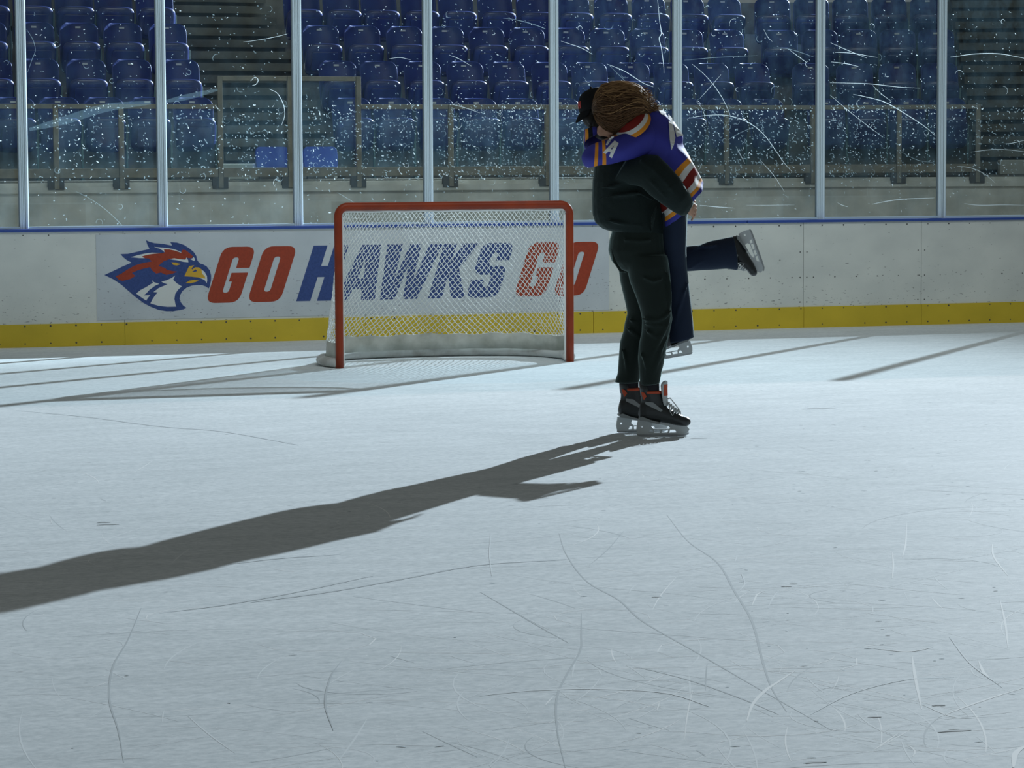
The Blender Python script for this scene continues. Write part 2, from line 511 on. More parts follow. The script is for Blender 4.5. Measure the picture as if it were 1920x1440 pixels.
for nm_, w_ in (('trousers', 1.0), ('jacket', 0.30), ('jeans', 0.25)):
    b_ = M[nm_].node_tree.nodes['Principled BSDF']
    b_.inputs['Sheen Weight'].default_value = w_
    b_.inputs['Sheen Roughness'].default_value = 0.35
    b_.inputs['Sheen Tint'].default_value = (0.55, 0.75, 0.72, 1)

# ---------------------------------------------------------------- ice
ICE_Y1 = 3.35
bm = bmesh.new()
vs = [bm.verts.new(p) for p in ((-16, -26, 0), (16, -26, 0), (16, ICE_Y1, 0), (-16, ICE_Y1, 0))]
bm.faces.new(vs)


def ribbon(bm, pts, wid, z, mi):
    """flat tapered ribbon lying on the ice."""
    prev = None
    n = len(pts)
    for i, p in enumerate(pts):
        p = Vector((p[0], p[1], z))
        a = Vector((*pts[max(i - 1, 0)], 0)); b = Vector((*pts[min(i + 1, n - 1)], 0))
        d = (b - a)
        d = d.normalized() if d.length > 1e-9 else Vector((1, 0, 0))
        s = Vector((-d.y, d.x, 0)) * wid * 0.5 * (0.25 + 0.75 * math.sin(math.pi * (i + 0.3) / (n - 0.4)))
        cur = (bm.verts.new(p + s), bm.verts.new(p - s))
        if prev:
            f = bm.faces.new((prev[1], cur[1], cur[0], prev[0])); f.material_index = mi
        prev = cur


def g2(px, py):
    """photo pixel -> point on the ice."""
    d = FWD + RGT * ((px - 960) / FPX) - UPV * ((py - 720) / FPX)
    t = -CAM.z / d.z
    return (CAM.x + d.x * t, CAM.y + d.y * t)


def spline(pts, k=8):
    P = [Vector(p) for p in pts]
    P = [P[0] * 2 - P[1]] + P + [P[-1] * 2 - P[-2]]
    out = []
    for i in range(1, len(P) - 2):
        for j in range(k):
            t = j / k
            a, b, c, d = P[i - 1:i + 3]
            out.append(0.5 * ((2 * b) + (c - a) * t + (2 * a - 5 * b + 4 * c - d) * t * t + (3 * b - a - 3 * c + d) * t ** 3))
    out.append(P[-2])
    return out


cuts = [  # (points along the groove as seen, width m, material)
    ([(1250, 965), (1290, 1015), (1345, 1055), (1378, 1110), (1410, 1165), (1430, 1240), (1447, 1290), (1475, 1335)], 0.016, 3),
    ([(1048, 1000), (1062, 1040), (1100, 1090), (1160, 1125), (1205, 1165), (1300, 1220), (1420, 1290), (1560, 1370)], 0.014, 3),
    ([(900, 1110), (960, 1145), (1020, 1180), (1065, 1205)], 0.013, 3),
    ([(1090, 1150), (1090, 1190), (1088, 1220), (1060, 1270), (1044, 1310), (1045, 1370), (1060, 1440)], 0.014, 3),
    ([(265, 1140), (240, 1200), (212, 1250), (205, 1310), (222, 1370), (232, 1430)], 0.012, 3),
    ([(1170, 995), (1140, 1030), (1105, 1060)], 0.010, 3),
    ([(1190, 1250), (1290, 1275), (1390, 1310), (1460, 1340)], 0.013, 3),
    ([(1400, 1352), (1412, 1320), (1435, 1295), (1460, 1278), (1490, 1258)], 0.022, 1),
    ([(1710, 1230), (1716, 1270), (1728, 1330)], 0.018, 1),
    ([(1835, 1240), (1845, 1262), (1855, 1270)], 0.020, 1),
    ([(1760, 1345), (1820, 1322), (1870, 1305), (1920, 1290)], 0.018, 1),
    ([(1725, 1320), (1790, 1345), (1850, 1345)], 0.012, 1),
    ([(1860, 1020), (1864, 1045), (1890, 1080)], 0.014, 1),
    ([(1673, 1036), (1675, 1060), (1673, 1085)], 0.012, 1),
    ([(1700, 980), (1698, 1020), (1692, 1045)], 0.012, 1),
    ([(1875, 1125), (1885, 1170), (1890, 1215)], 0.014, 1),
    ([(1410, 1135), (1420, 1115), (1435, 1108)], 0.014, 1),
    ([(1270, 1080), (1240, 1115), (1222, 1145)], 0.009, 1),
    ([(1390, 1075), (1396, 1095), (1385, 1110)], 0.012, 2),
    ([(1440, 1140), (1450, 1120), (1460, 1108)], 0.010, 2),
    ([(920, 1000), (918, 1040), (922, 1080)], 0.010, 2),
    ([(900, 1305), (1000, 1295), (1120, 1292), (1250, 1300), (1330, 1325)], 0.030, 2),
    ([(640, 1240), (620, 1270), (610, 1320), (625, 1370)], 0.012, 3),
    ([(30, 770), (160, 782), (300, 800), (420, 810), (560, 835)], 0.03, 3),
    ([(420, 1060), (520, 1048), (640, 1040)], 0.02, 3),
    ([(300, 1150), (420, 1135), (560, 1110), (700, 1080)], 0.02, 3),
    ([(470, 1130), (620, 1110), (760, 1085), (900, 1060), (1060, 1050)], 0.03, 3),
    ([(1900, 1440), (1905, 1412), (1930, 1395)], 0.03, 1),
    ([(1520, 1340), (1600, 1300), (1700, 1275), (1790, 1270)], 0.010, 2),
    ([(1630, 1215), (1700, 1222), (1750, 1214)], 0.020, 1),
    ([(1780, 1195), (1820, 1245), (1880, 1290)], 0.010, 2),
]
for ci, (pts, wd, mi) in enumerate(cuts):
    ribbon(bm, [tuple(p) for p in spline([g2(*p) for p in pts])], wd * 0.55, 0.0004 + 0.00002 * ci, mi)
# many fainter arcs left by skates, denser on the right of the foreground
for k in range(520):
    px = R.uniform(-60, 1980) if R.random() < 0.45 else R.uniform(950, 1980)
    py = 780 + 680 * R.random() ** 0.8
    x, y = g2(px, py)
    ang = R.uniform(0, math.pi * 2); ln = R.uniform(0.12, 1.1) * (0.6 if R.random() < 0.6 else 1.0)
    curv = R.uniform(-1.2, 1.2) if R.random() < 0.75 else R.uniform(-6, 6)
    pts = []
    n = 9
    for i in range(n):
        pts.append((x, y)); ang += curv * ln / n
        x += math.cos(ang) * ln / n; y += math.sin(ang) * ln / n
    wd = R.uniform(0.0025, 0.0065)
    ribbon(bm, pts, wd, 0.0001 + 0.0000005 * k, R.choice((2, 2, 2, 2, 3, 1, 1)))
# snow crumbs and grit
for k in range(340):
    px = R.gauss(1560, 330) if R.random() < 0.6 else R.uniform(0, 1920)
    py = R.uniform(700, 960) if R.random() < 0.6 else R.uniform(700, 1440)
    x, y = g2(px, py)
    ln = R.uniform(0.006, 0.03); a = R.gauss(-YAW, 0.4)
    ribbon(bm, [(x, y), (x + math.cos(a) * ln * 0.5, y + math.sin(a) * ln * 0.5), (x + math.cos(a) * ln, y + math.sin(a) * ln)],
           R.uniform(0.004, 0.010), 0.0012, R.choice((3, 3, 1, 4)))
for px, py, s in ((1790, 1371, .05), (1760, 1323, .02), (1475, 1100, .02), (1488, 1095, .015), (1240, 813, .03), (1310, 822, .05), (203, 984, .05), (195, 980, .03), (1540, 766, .10), (1520, 767, .06), (1230, 1120, .015), (1530, 1430, .03), (1640, 1345, .02)):
    x, y = g2(px, py)
    ribbon(bm, [(x - s, y), (x - s * .3, y + .006), (x + s * .4, y), (x + s, y - .004)], 0.018, 0.0013, 4)
grit = mat('grit', (0.30, 0.33, 0.34, 1), 0.8)
floor = build('floor', bm, [M['ice'], M['scratch_l'], M['scratch_m'], M['scratch_d'], grit])
tag(floor, 'white scraped ice rink surface crossed by skate cuts', 'ice', kind='structure')

# ---------------------------------------------------------------- dasher boards
BY = 3.346
X0, X1 = -9.0, 12.0
seams = [-6.7, -4.4, -2.034, 0.15, 2.329, 4.45, 5.685, 7.9, 10.2]
bm = bmesh.new()
edges = [X0] + seams + [X1]
for a, b in zip(edges[:-1], edges[1:]):
    box(bm, a + 0.0018, b - 0.0018, BY, BY + 0.07, 0.20, 1.0, 0)
box(bm, X0, X1, BY + 0.005, BY + 0.08, 0.1, 0.995, 1)


def disc(bm, c, r, axis_y, mi, n=6):
    v = [bm.verts.new((c[0] + r * math.cos(t), axis_y, c[1] + r * math.sin(t))) for t in [2 * math.pi * i / n for i in range(n)]]
    f = bm.faces.new(v); f.material_index = mi


x = X0 + 0.1
while x < X1:
    if R.random() > 0.12: disc(bm, (x, 0.972), R.uniform(0.005, 0.009), BY - 0.0008, 1)
    x += 0.222
for s in seams:
    for dx in (-0.035, 0.035):
        for z in (0.245, 0.48, 0.72): disc(bm, (s + dx, z), 0.007, BY - 0.0008, 1)
x = 3.0
while x < X1:
    disc(bm, (x, 0.48), R.uniform(0.005, 0.009), BY - 0.0008, 1); x += 0.222
boards = build('wall_back', bm, [M['board'], M['screw']])
tag(boards, 'white dasher boards around the ice behind the goal', 'rink boards', kind='structure')
bm = bmesh.new()
for a, b in zip(edges[:-1], edges[1:]):
    box(bm, a + 0.0018, b - 0.0018, BY - 0.012, BY + 0.06, 0.0, 0.2, 0)
x = X0 + 0.1
while x < X1:
    for z in (0.183, 0.032):
        if R.random() > 0.1: disc(bm, (x, z), R.uniform(0.006, 0.010), BY - 0.0128, 1)
    x += 0.222
kick = build('trim_1', bm, [M['yellow'], M['screw']])
tag(kick, 'yellow kickplate along the foot of the boards', 'kickplate', kind='structure')
bm = bmesh.new()
box(bm, X0, 3.86, BY - 0.022, BY + 0.09, 1.0, 1.026, 0, 0.004)
box(bm, 3.868, X1, BY - 0.022, BY + 0.09, 1.0, 1.026, 0, 0.004)
capr = build('trim_2', bm, M['blue_cap'])
tag(capr, 'blue cap rail along the top of the boards', 'cap rail', kind='structure')
bm = bmesh.new()
box(bm, X0, X1, BY + 0.09, BY + 0.13, 0.9, 1.045, 0, 0.004)
sill = build('trim_3', bm, M['sill'])
tag(sill, 'pale metal channel holding the glass above the cap rail', 'glass channel', kind='structure')

# ---------------------------------------------------------------- banner with emblem and lettering
ban = empty('advertising_banner', (0.1, BY, 0.22))
tag(ban, 'pale banner on the boards reading GO HAWKS GO with a hawk head emblem', 'banner')
BL = Vector((0.1, BY, 0.22))


def on_board(off):
    return lambda x, z, d: Vector((x, BY - off - d, z)) - BL


bm = bmesh.new()
prism(bm, [[(-2.275, 0.222), (2.487, 0.212), (2.487, 0.985), (-2.275, 0.972)]], on_board(0.003), 0.0012)
fix_normals(bm)
o = build('panel', bm, M['banner'], ban)


def letter(name, loops, ma):
    bm = bmesh.new()
    prism(bm, loops, on_board(0.0044), 0.0010)
    fix_normals(bm)
    return build(name, bm, ma, ban)


SK = 0.334
ZB, ZT = 0.353, 0.848


def sk(x0, loop):
    """upright letter cell (x from 0, z from 0 to 1) -> slanted letter on the board."""
    H = ZT - ZB
    return [(x0 + p[0] + SK * p[1] * H, ZB + p[1] * H) for p in loop]


def l_O(x0, w, stem):
    o_ = round_poly([(0, 0), (w, 0), (w, 1), (0, 1)], 0.0)
    H = ZT - ZB
    out = round_poly([(0, 0), (w, 0), (w, H), (0, H)], 0.085, 6)
    inn = round_poly([(stem, .092), (w - stem, .092), (w - stem, H - .092), (stem, H - .092)], 0.035, 5)
    f = lambda lp: [(x0 + p[0] + SK * p[1], ZB + p[1]) for p in lp]
    return [f(out), list(reversed(f(inn)))]


def l_G(x0, w, stem):
    H = ZT - ZB
    pts = [(0, 0), (w, 0), (w, H * .535), (w * .5, H * .535), (w * .5, H * .38), (w - stem, H * .38), (w - stem, H * .18), (stem, H * .18),
           (stem, H * .81), (w - stem, H * .81), (w - stem, H * .62), (w, H * .62), (w, H), (0, H)]
    rad = [.085, .085, 0, 0, 0, 0, .03, .03, .03, .03, 0, 0, .085, .085]
    out = round_poly(pts, rad, 6)
    return [[(x0 + p[0] + SK * p[1], ZB + p[1]) for p in out]]


def poly(x0, pts):
    H = ZT - ZB
    return [[(x0 + p[0] + SK * p[1] * H, ZB + p[1] * H) for p in pts]]


for nm, x0 in (('letter', -1.312), ('letter', 1.555)):
    letter('letter', l_G(x0, 0.30, 0.122), M['letter_red'])
for nm, x0 in (('letter', -0.938), ('letter', 1.935)):
    letter('letter', l_O(x0, 0.302, 0.122), M['letter_red'])
letter('letter', poly(-0.488, [(0, 0), (.128, 0), (.128, .43), (.19, .43), (.19, 0), (.325, 0), (.325, 1), (.19, 1), (.19, .63), (.128, .63), (.128, 1), (0, 1)]), M['letter_navy'])
# A: true slanted outline in board metres, with its counter
letter('letter', [[(-.135, ZB), (-.012, ZB), (.035, .455), (.115, .455), (.112, ZB), (.238, ZB), (.302, ZT), (.128, ZT)],
                  [(.085, .55), (.158, .74), (.135, .55)]], M['letter_navy'])
letter('letter', [[(.285, ZB), (.425, ZB), (.555, .66), (.50, ZB), (.632, ZB), (.885, ZT), (.758, ZT), (.60, .52), (.682, ZT), (.575, ZT), (.425, .53), (.506, ZT), (.360, ZT)]], M['letter_navy'])
letter('letter', [[(.738, ZB), (.868, ZB), (.912, .50), (.935, .53), (.955, ZB), (1.085, ZB), (1.035, .62), (1.232, ZT), (1.075, ZT), (.958, .68), (1.02, ZT), (.892, ZT)]], M['letter_navy'])


def l_S(x0, w, stem):
    H = ZT - ZB
    pts = [(0, 0), (w, 0), (w, H * .58), (stem, H * .58), (stem, H * .81), (w - stem, H * .81), (w - stem, H * .68), (w, H * .68), (w, H), (0, H),
           (0, H * .42), (w - stem, H * .42), (w - stem, H * .19), (stem, H * .19), (stem, H * .33), (0, H * .33)]
    rad = [.085, .085, .085, .03, .03, .03, 0, 0, .085, .085, .085, .03, .03, .03, 0, 0]
    out = round_poly(pts, rad, 6)
    return [[(x0 + p[0] + SK * p[1], ZB + p[1]) for p in out]]


letter('letter', l_S(1.096, 0.305, 0.125), M['letter_navy'])

# the emblem, traced shape by shape (crop pixels -> metres on the board)
EX0, EX1, EZ0, EZ1 = -2.232, -1.238, 0.2145, 0.9645


def em(pts):
    return [(EX0 + (EX1 - EX0) * x / 1890, EZ1 - (EZ1 - EZ0) * y / 1440) for x, y in pts]


NAVY = [(50, 665), (200, 600), (350, 530), (510, 465), (430, 420), (370, 370), (325, 318), (450, 315), (600, 285), (720, 258), (815, 240), (780, 170), (755, 88), (820, 120), (900, 142), (1050, 158), (1195, 188), (1180, 150), (1165, 128), (1280, 138), (1400, 180), (1490, 240), (1560, 300), (1605, 370), (1620, 440), (1640, 470), (1670, 500), (1720, 515), (1780, 550), (1830, 620), (1852, 700), (1850, 790), (1830, 870), (1808, 925), (1760, 890), (1700, 868), (1620, 862), (1520, 872), (1430, 905), (1360, 960), (1320, 1030), (1310, 1090), (1330, 1150), (1370, 1205), (1430, 1250), (1350, 1275), (1200, 1298), (1080, 1295), (950, 1270), (820, 1215), (700, 1150), (560, 1040), (450, 940), (330, 830), (200, 740), (100, 690)]
WHITE = [
    [(1240, 695), (1205, 765), (1270, 830), (1350, 880), (1280, 940), (1235, 1010), (1222, 1090), (1235, 1170), (1250, 1222), (1100, 1222), (950, 1200), (815, 1158), (850, 1090), (900, 1020), (940, 975), (868, 968), (960, 900), (1110, 840), (1050, 820), (1005, 795), (1100, 770), (1180, 735)],
    [(845, 765), (880, 800), (970, 830), (900, 860), (800, 930), (760, 975), (705, 1020), (815, 1018), (770, 1070), (745, 1110), (660, 1050), (580, 988), (650, 930), (750, 880), (830, 830), (865, 815)],
    [(500, 372), (600, 345), (720, 318), (850, 302), (1010, 310), (850, 325), (740, 345), (680, 365), (735, 393), (640, 390)],
    [(890, 205), (1000, 215), (1130, 228), (1240, 252), (1330, 290), (1370, 318), (1250, 275), (1150, 252), (1055, 248), (1070, 300), (1030, 265), (980, 235)],
    [(1150, 415), (1230, 402), (1320, 420), (1420, 430), (1435, 390), (1465, 440), (1468, 475), (1380, 465), (1290, 440), (1220, 428)],
    [(1500, 420), (1545, 405), (1555, 380), (1580, 420), (1570, 455), (1540, 440)],
    [(1690, 600), (1740, 640), (1780, 710), (1785, 780), (1775, 835), (1740, 780), (1690, 755), (1640, 735), (1690, 700)]]
RED = [[(680, 365), (740, 345), (850, 325), (1010, 315), (1070, 300), (1055, 248), (1150, 252), (1250, 275), (1345, 315), (1368, 262), (1420, 265), (1490, 320), (1550, 375), (1520, 405), (1450, 400), (1435, 390), (1420, 425), (1320, 418), (1230, 402), (1150, 415), (1050, 450), (990, 500), (960, 530), (1060, 560), (1110, 600), (1200, 620), (1275, 630), (1200, 660), (1090, 680), (1000, 640), (920, 655), (850, 600), (820, 545), (700, 570), (600, 600), (510, 640), (570, 690), (480, 740), (350, 770), (290, 750), (240, 690), (330, 650), (440, 580), (560, 515), (700, 475), (850, 450), (800, 400), (735, 393)]]
GOLD = [[(1180, 470), (1250, 475), (1340, 505), (1270, 525), (1210, 515)],
        [(1565, 525), (1480, 540), (1440, 620), (1395, 710), (1520, 720), (1640, 735), (1755, 755), (1745, 720), (1700, 670), (1690, 600), (1650, 565), (1580, 560), (1530, 600), (1520, 580)],
        [(1415, 825), (1480, 785), (1560, 772), (1640, 785), (1590, 810), (1500, 830)]]
NOSTRIL = [[(1525, 635), (1560, 620), (1580, 595), (1610, 615), (1600, 635), (1560, 640)]]
emb = None
for nm, shapes, ma, off in (('emblem', [NAVY], 'letter_navy', 0.0044), ('white_feather', WHITE, 'emblem_white', 0.0055), ('red_crest', RED, 'letter_red', 0.0055), ('eye', GOLD[:1], 'gold', 0.0058), ('beak', GOLD[1:2], 'gold', 0.0058), ('lower_beak', GOLD[2:], 'gold', 0.0058), ('nostril', NOSTRIL, 'letter_navy', 0.0070)):
    for s in shapes:
        bm = bmesh.new()
        prism(bm, [em(s)], on_board(off), 0.0010)
        fix_normals(bm)
        ob = build(nm, bm, M[ma], ban if emb is None else emb)
        if emb is None: emb = ob

# ---------------------------------------------------------------- rink glass: posts and panes
POSTS = [-5.32, -4.10, -2.878, -1.660, -0.433, 0.782, 1.991, 3.208, 4.667, 5.945, 7.36, 8.60]
GY = BY + 0.11
GTOP = 3.45


def post_profile():
    """half-round ribs on the rink side of a flat bar."""
    out = [(-0.040, 0.045)]
    cs = [(-0.031, 0.0085), (-0.0145, 0.0070), (0.0, 0.0065), (0.024, 0.0135)]
    out.append((-0.040, 0.0))
    for c, r in cs:
        for i in range(7):
            t = math.pi * (1 - i / 6)
            out.append((c + r * math.cos(t), -r * math.sin(t) * 1.1 - 0.004))
    out += [(0.040, 0.0), (0.040, 0.045)]
    return out


def make_post(x, lab):
    e = empty('glass_post', (x, GY, 1.026))
    tag(e, lab, 'glass post', 'aluminium posts holding the rink glass')
    bm = bmesh.new()
    pr = post_profile()
    prism(bm, [pr], lambda a, b, d: Vector((a, b - 0.02, d)), GTOP - 1.026)
    fix_normals(bm)
    build('post_channel', bm, M['alu'], e)
    bm = bmesh.new()
    for xx in (-0.044, 0.0405):
        box(bm, xx, xx + 0.0035, -0.012, 0.02, 0, GTOP - 1.03)
    for xx in (-0.0235, -0.0075, 0.0075):  # dark strips paint in the shade of the grooves between ribs
        box(bm, xx, xx + 0.0030, -0.0275, -0.0235, 0, GTOP - 1.03)
    build('gasket_groove_shade', bm, M['gasket_groove_shade'], e)
    return e


post_lab = {
    -5.32: 'aluminium glass post out past the left edge, second beyond it', -4.10: 'aluminium glass post just past the left edge of the stands view',
    -2.878: 'aluminium glass post at far left of the boards, left of the hawk emblem', -1.660: 'aluminium glass post above the red letters GO beside the hawk emblem',
    -0.433: 'aluminium glass post standing in front of the stairs left of the goal', 0.782: 'aluminium glass post rising behind the left half of the goal crossbar',
    1.991: 'aluminium glass post rising behind the right corner of the goal', 3.208: 'aluminium glass post directly behind the hugging couple',
    4.667: 'aluminium glass post first to the right of the hugging couple', 5.945: 'aluminium glass post furthest right, beside the right-hand stairs',
    7.36: 'aluminium glass post just past the right-hand stairs', 8.60: 'aluminium glass post second past the right-hand stairs'}
for x in POSTS: make_post(x, post_lab[x])

pane_lab = ['clear glass pane beyond the left edge of the picture', 'clear glass pane at the far left edge, before the blue seats',
            'clear lightly scratched glass pane before the left block of blue seats', 'clear glass pane before the seats beside the left stairs and blue cushion',
            'scratched glass pane before the gate and blue cushion, above letter H', 'chipped glass pane above the left half of the goal',
            'densely chipped glass pane left of the hugging couple, over the goal corner', 'wide heavily scratched glass pane right behind the hugging couple',
            'heavily scratched glass pane with long arcs, second right of the couple', 'scratched glass pane before the stairs at the far right',
            'clear glass pane beyond the right edge of the picture']
pane_lab[2] = 'clear glass pane before the left block of blue seats, above the hawk emblem'
pane_lab[3] = 'glass pane before the left stairs, above the letters GO'
dens = [40, 160, 420, 480, 700, 950, 950, 900, 760, 560, 60]
LONG = [
    ([(1282, 113), (1340, 108), (1420, 104)], .0035, 1), ([(1290, 222), (1320, 217), (1360, 216), (1400, 228), (1430, 250), (1455, 283), (1470, 305), (1485, 322)], .006, 0),
    ([(1312, 185), (1330, 165), (1352, 140)], .003, 0), ([(1306, 190), (1318, 207), (1325, 235)], .003, 0), ([(1365, 262), (1390, 248), (1430, 232)], .004, 1),
    ([(1425, 300), (1450, 328), (1471, 360)], .004, 0), ([(1380, 275), (1388, 290), (1397, 307)], .003, 0), ([(1312, 385), (1345, 388), (1375, 390)], .007, 0), ([(1400, 385), (1440, 385), (1490, 384)], .004, 0),
    ([(1565, 98), (1600, 100), (1645, 108)], .004, 0), ([(1558, 116), (1590, 120), (1610, 125)], .005, 0), ([(1556, 155), (1600, 156), (1640, 158), (1683, 163), (1725, 165)], .005, 0),
    ([(1600, 177), (1625, 182), (1660, 192), (1700, 215), (1735, 238), (1755, 256)], .007, 0), ([(1556, 178), (1600, 215), (1655, 257)], .004, 0), ([(1636, 160), (1655, 178), (1672, 190)], .004, 0),
    ([(1635, 383), (1665, 377), (1700, 373), (1752, 371)], .008, 0), ([(1782, 107), (1830, 101), (1875, 101), (1925, 110)], .006, 0), ([(1808, 382), (1840, 385), (1880, 384), (1925, 385)], .011, 0),
    ([(1820, 285), (1870, 280), (1920, 284)], .004, 0), ([(1233, 0), (1237, 40), (1240, 62), (1236, 72), (1240, 90), (1244, 120), (1245, 137)], .006, 0), ([(1052, 77), (1090, 90), (1111, 102)], .004, 0),
    ([(1138, 120), (1170, 133), (1205, 155), (1225, 163)], .005, 0), ([(1145, 125), (1165, 145), (1180, 160)], .003, 1), ([(505, 167), (520, 175), (531, 195), (534, 215), (528, 235)], .005, 0),
    ([(50, 55), (62, 75), (66, 95), (60, 112), (52, 135)], .0035, 1), ([(842, 103), (860, 110), (884, 124)], .004, 0), ([(845, 195), (875, 203), (900, 212)], .004, 0), ([(730, 110), (750, 108), (770, 112)], .003, 0),
    ([(470, 152), (478, 145), (484, 150), (480, 158), (473, 160)], .005, 0), ([(1300, 200), (1340, 212), (1370, 250)], .003, 1), ([(1450, 90), (1480, 92), (1530, 108)], .004, 1), ([(1478, 92), (1500, 108), (1512, 117)], .004, 0),
    ([(1432, 55), (1440, 70), (1448, 78)], .003, 0), ([(1690, 285), (1720, 300), (1750, 305)], .004, 1), ([(1570, 380), (1580, 385), (1590, 388)], .005, 0), ([(1885, 270), (1900, 268), (1925, 262)], .005, 0),
    ([(55, 243), (120, 226), (200, 202), (288, 192)], .075, 2), ([(312, 190), (350, 182), (408, 168)], .05, 2)]


def pane_pt(px, py):
    d = FWD + RGT * ((px - 960) / FPX) - UPV * ((py - 720) / FPX)
    t = (GY - 0.0075 - CAM.y) / d.y
    q = CAM + d * t
    return q.x, q.z
for i in range(len(POSTS) - 1):
    a, b = POSTS[i] + 0.042, POSTS[i + 1] - 0.042
    e = empty('rink_glass', ((a + b) / 2, GY, 1.03))
    tag(e, pane_lab[i], 'glass pane', 'panes of the rink glass')
    bm = bmesh.new()
    hw = (b - a) / 2
    box(bm, -hw, hw, -0.006, 0.006, 0.0, GTOP - 1.03)
    bmesh.ops.translate(bm, verts=bm.verts[:], vec=(0, 0, 0))
    gm = M['glass_right'] if POSTS[i] > 1.9 else M['glass']
    pane = build('pane', bm, gm, e)
    # chips, scuffs and long scratches in the face of the pane
    rr = random.Random(100 + i)
    bm = bmesh.new()

    def flake(x, z, ang, ln, wd, mi, bend=0.0, n=2):
        prev = None
        aa = ang
        for k in range(n + 1):
            d = Vector((math.cos(aa), 0, math.sin(aa))); s = Vector((-d.z, 0, d.x)) * wd * 0.5 * (0.35 + 0.65 * math.sin(math.pi * (k + 0.35) / (n + 0.7)))
            p = Vector((x, -0.0072, z))
            cur = (bm.verts.new(p - s), bm.verts.new(p + s))
            if prev:
                f = bm.faces.new((prev[0], cur[0], cur[1], prev[1])); f.material_index = mi
            prev = cur
            x += d.x * ln / n; z += d.z * ln / n; aa += bend / n
            if x < -hw + .01 or x > hw - .01 or z < 0.01 or z > GTOP - 1.04: break
    right = POSTS[i] > 1.9
    for k in range(dens[i]):
        x = rr.uniform(-hw + 0.03, hw - 0.03)
        t = rr.random()
        z = rr.uniform(0.40, 1.08) if t < 0.68 else (rr.uniform(0.9, 2.0) if t < 0.95 else rr.uniform(0.02, 0.42))
        kind = rr.random()
        sz = 0.75 if z > 1.08 else 1.0
        ang = rr.gauss(-0.45, 0.7)
        mi = 0 if rr.random() < (0.30 if z > 1.0 else 0.13) else 1
        if kind < 0.66: flake(x, z, ang, rr.uniform(0.008, 0.026) * sz, rr.uniform(0.0035, 0.010) * sz, mi, rr.uniform(-0.7, 0.7), 3)
        elif kind < 0.965: flake(x, z, ang, rr.uniform(0.006, 0.014) * sz, rr.uniform(0.006, 0.012) * sz, mi, 0, 2)
        else: flake(x, z, rr.uniform(0, 6.28), rr.uniform(0.06, 0.12), rr.uniform(0.002, 0.0045), mi, rr.choice((-1, 1)) * rr.uniform(2.0, 5.0), 10)
    nl = 0 if i in (0, 10) else 1
    for k in range(nl):
        flake(rr.uniform(-hw + .03, hw * 0.5), rr.uniform(0.25, 1.9), rr.gauss(-0.35, 0.45), rr.uniform(0.18, 0.75), rr.uniform(0.003, 0.0055), 0 if rr.random() < 0.6 else 1, rr.uniform(-0.9, 0.3), 14)
    cx_ = (a + b) / 2
    for lp, wd, mi in LONG:
        P = [pane_pt(*p) for p in lp]
        P = [p for p in P if a - 0.012 < p[0] < b + 0.012]
        if len(P) < 3: continue
        sp_ = spline([(p[0] - cx_, p[1] - 1.03) for p in P], 6)
        prev = None
        for k, p in enumerate(sp_):
            d = (sp_[min(k + 1, len(sp_) - 1)] - sp_[max(k - 1, 0)]).normalized()
            sd = Vector((-d.y, 0, d.x)) * wd * 0.5 * (0.3 + 0.7 * math.sin(math.pi * (k + .5) / len(sp_)))
            q = Vector((p[0], -0.0075, p[1]))
            cur = (bm.verts.new(q - sd), bm.verts.new(q + sd))
            if prev:
                f = bm.faces.new((prev[0], cur[0], cur[1], prev[1])); f.material_index = mi
            prev = cur
    mk = build('scratch_marks', bm, [M['mark'], M['mark_faint'], M['smear']], pane)
    mk['kind'] = 'stuff'

# ---------------------------------------------------------------- stands
AL = math.radians(19)
TB = math.tan(AL / 2)
PIV = (6.3246, 7.5)           # where the front row of seats bends towards the rink corner
FZ, RISE, TREAD = 1.42, 0.42, 0.80
AISLE = (-0.27, 0.965)
dB = Vector((math.cos(AL), -math.sin(AL), 0)); nB = Vector((math.sin(AL), math.cos(AL), 0))
NT = 6
B_END, B_AISLE1 = 1.86, 3.1


def pivot(off):
    return Vector((PIV[0] + off * TB, PIV[1] + off, 0))


def strip(bm, xa, y0, y1, z0, z1, to_b, mi=0):
    """a slab along the straight block and round the bend; offsets y0..y1 from the front seat row."""
    A0 = Vector((xa, PIV[1] + y0, 0)); A1 = Vector((xa, PIV[1] + y1, 0))
    P0, P1 = pivot(y0), pivot(y1)
    B0, B1 = P0 + dB * to_b, P1 + dB * to_b
    for q in ((A0, P0, P1, A1), (P0, B0, B1, P1)):
        lo = [bm.verts.new(v + Vector((0, 0, z0))) for v in q]; hi = [bm.verts.new(v + Vector((0, 0, z1))) for v in q]
        for f in ((lo[3], lo[2], lo[1], lo[0]), hi, (lo[0], lo[1], hi[1], hi[0]), (lo[1], lo[2], hi[2], hi[1]), (lo[2], lo[3], hi[3], hi[2]), (lo[3], lo[0], hi[0], hi[3])):
            ff = bm.faces.new(f); ff.material_index = mi


bm = bmesh.new()
strip(bm, -10, -1.0, 0.25, 0.0, FZ, 8)
for k in range(1, NT):
    strip(bm, -10, -0.55 + TREAD * k, 0.25 + TREAD * k, 0.4, FZ + RISE * k, 8)
terr = build('concrete_terrace', bm, M['concrete'])
tag(terr, 'stepped concrete terrace carrying the blue seats', 'terrace', kind='structure')
bm = bmesh.new()
strip(bm, -10, -1.06, -1.0, 0.0, FZ - 0.02, 8)
strip(bm, -10, -1.10, -1.0, FZ - 0.12, FZ - 0.06, 8)
sw = build('wall_front_stand', bm, M['wall'])
tag(sw, 'low concrete block wall at the front of the stands', 'block wall', kind='structure')


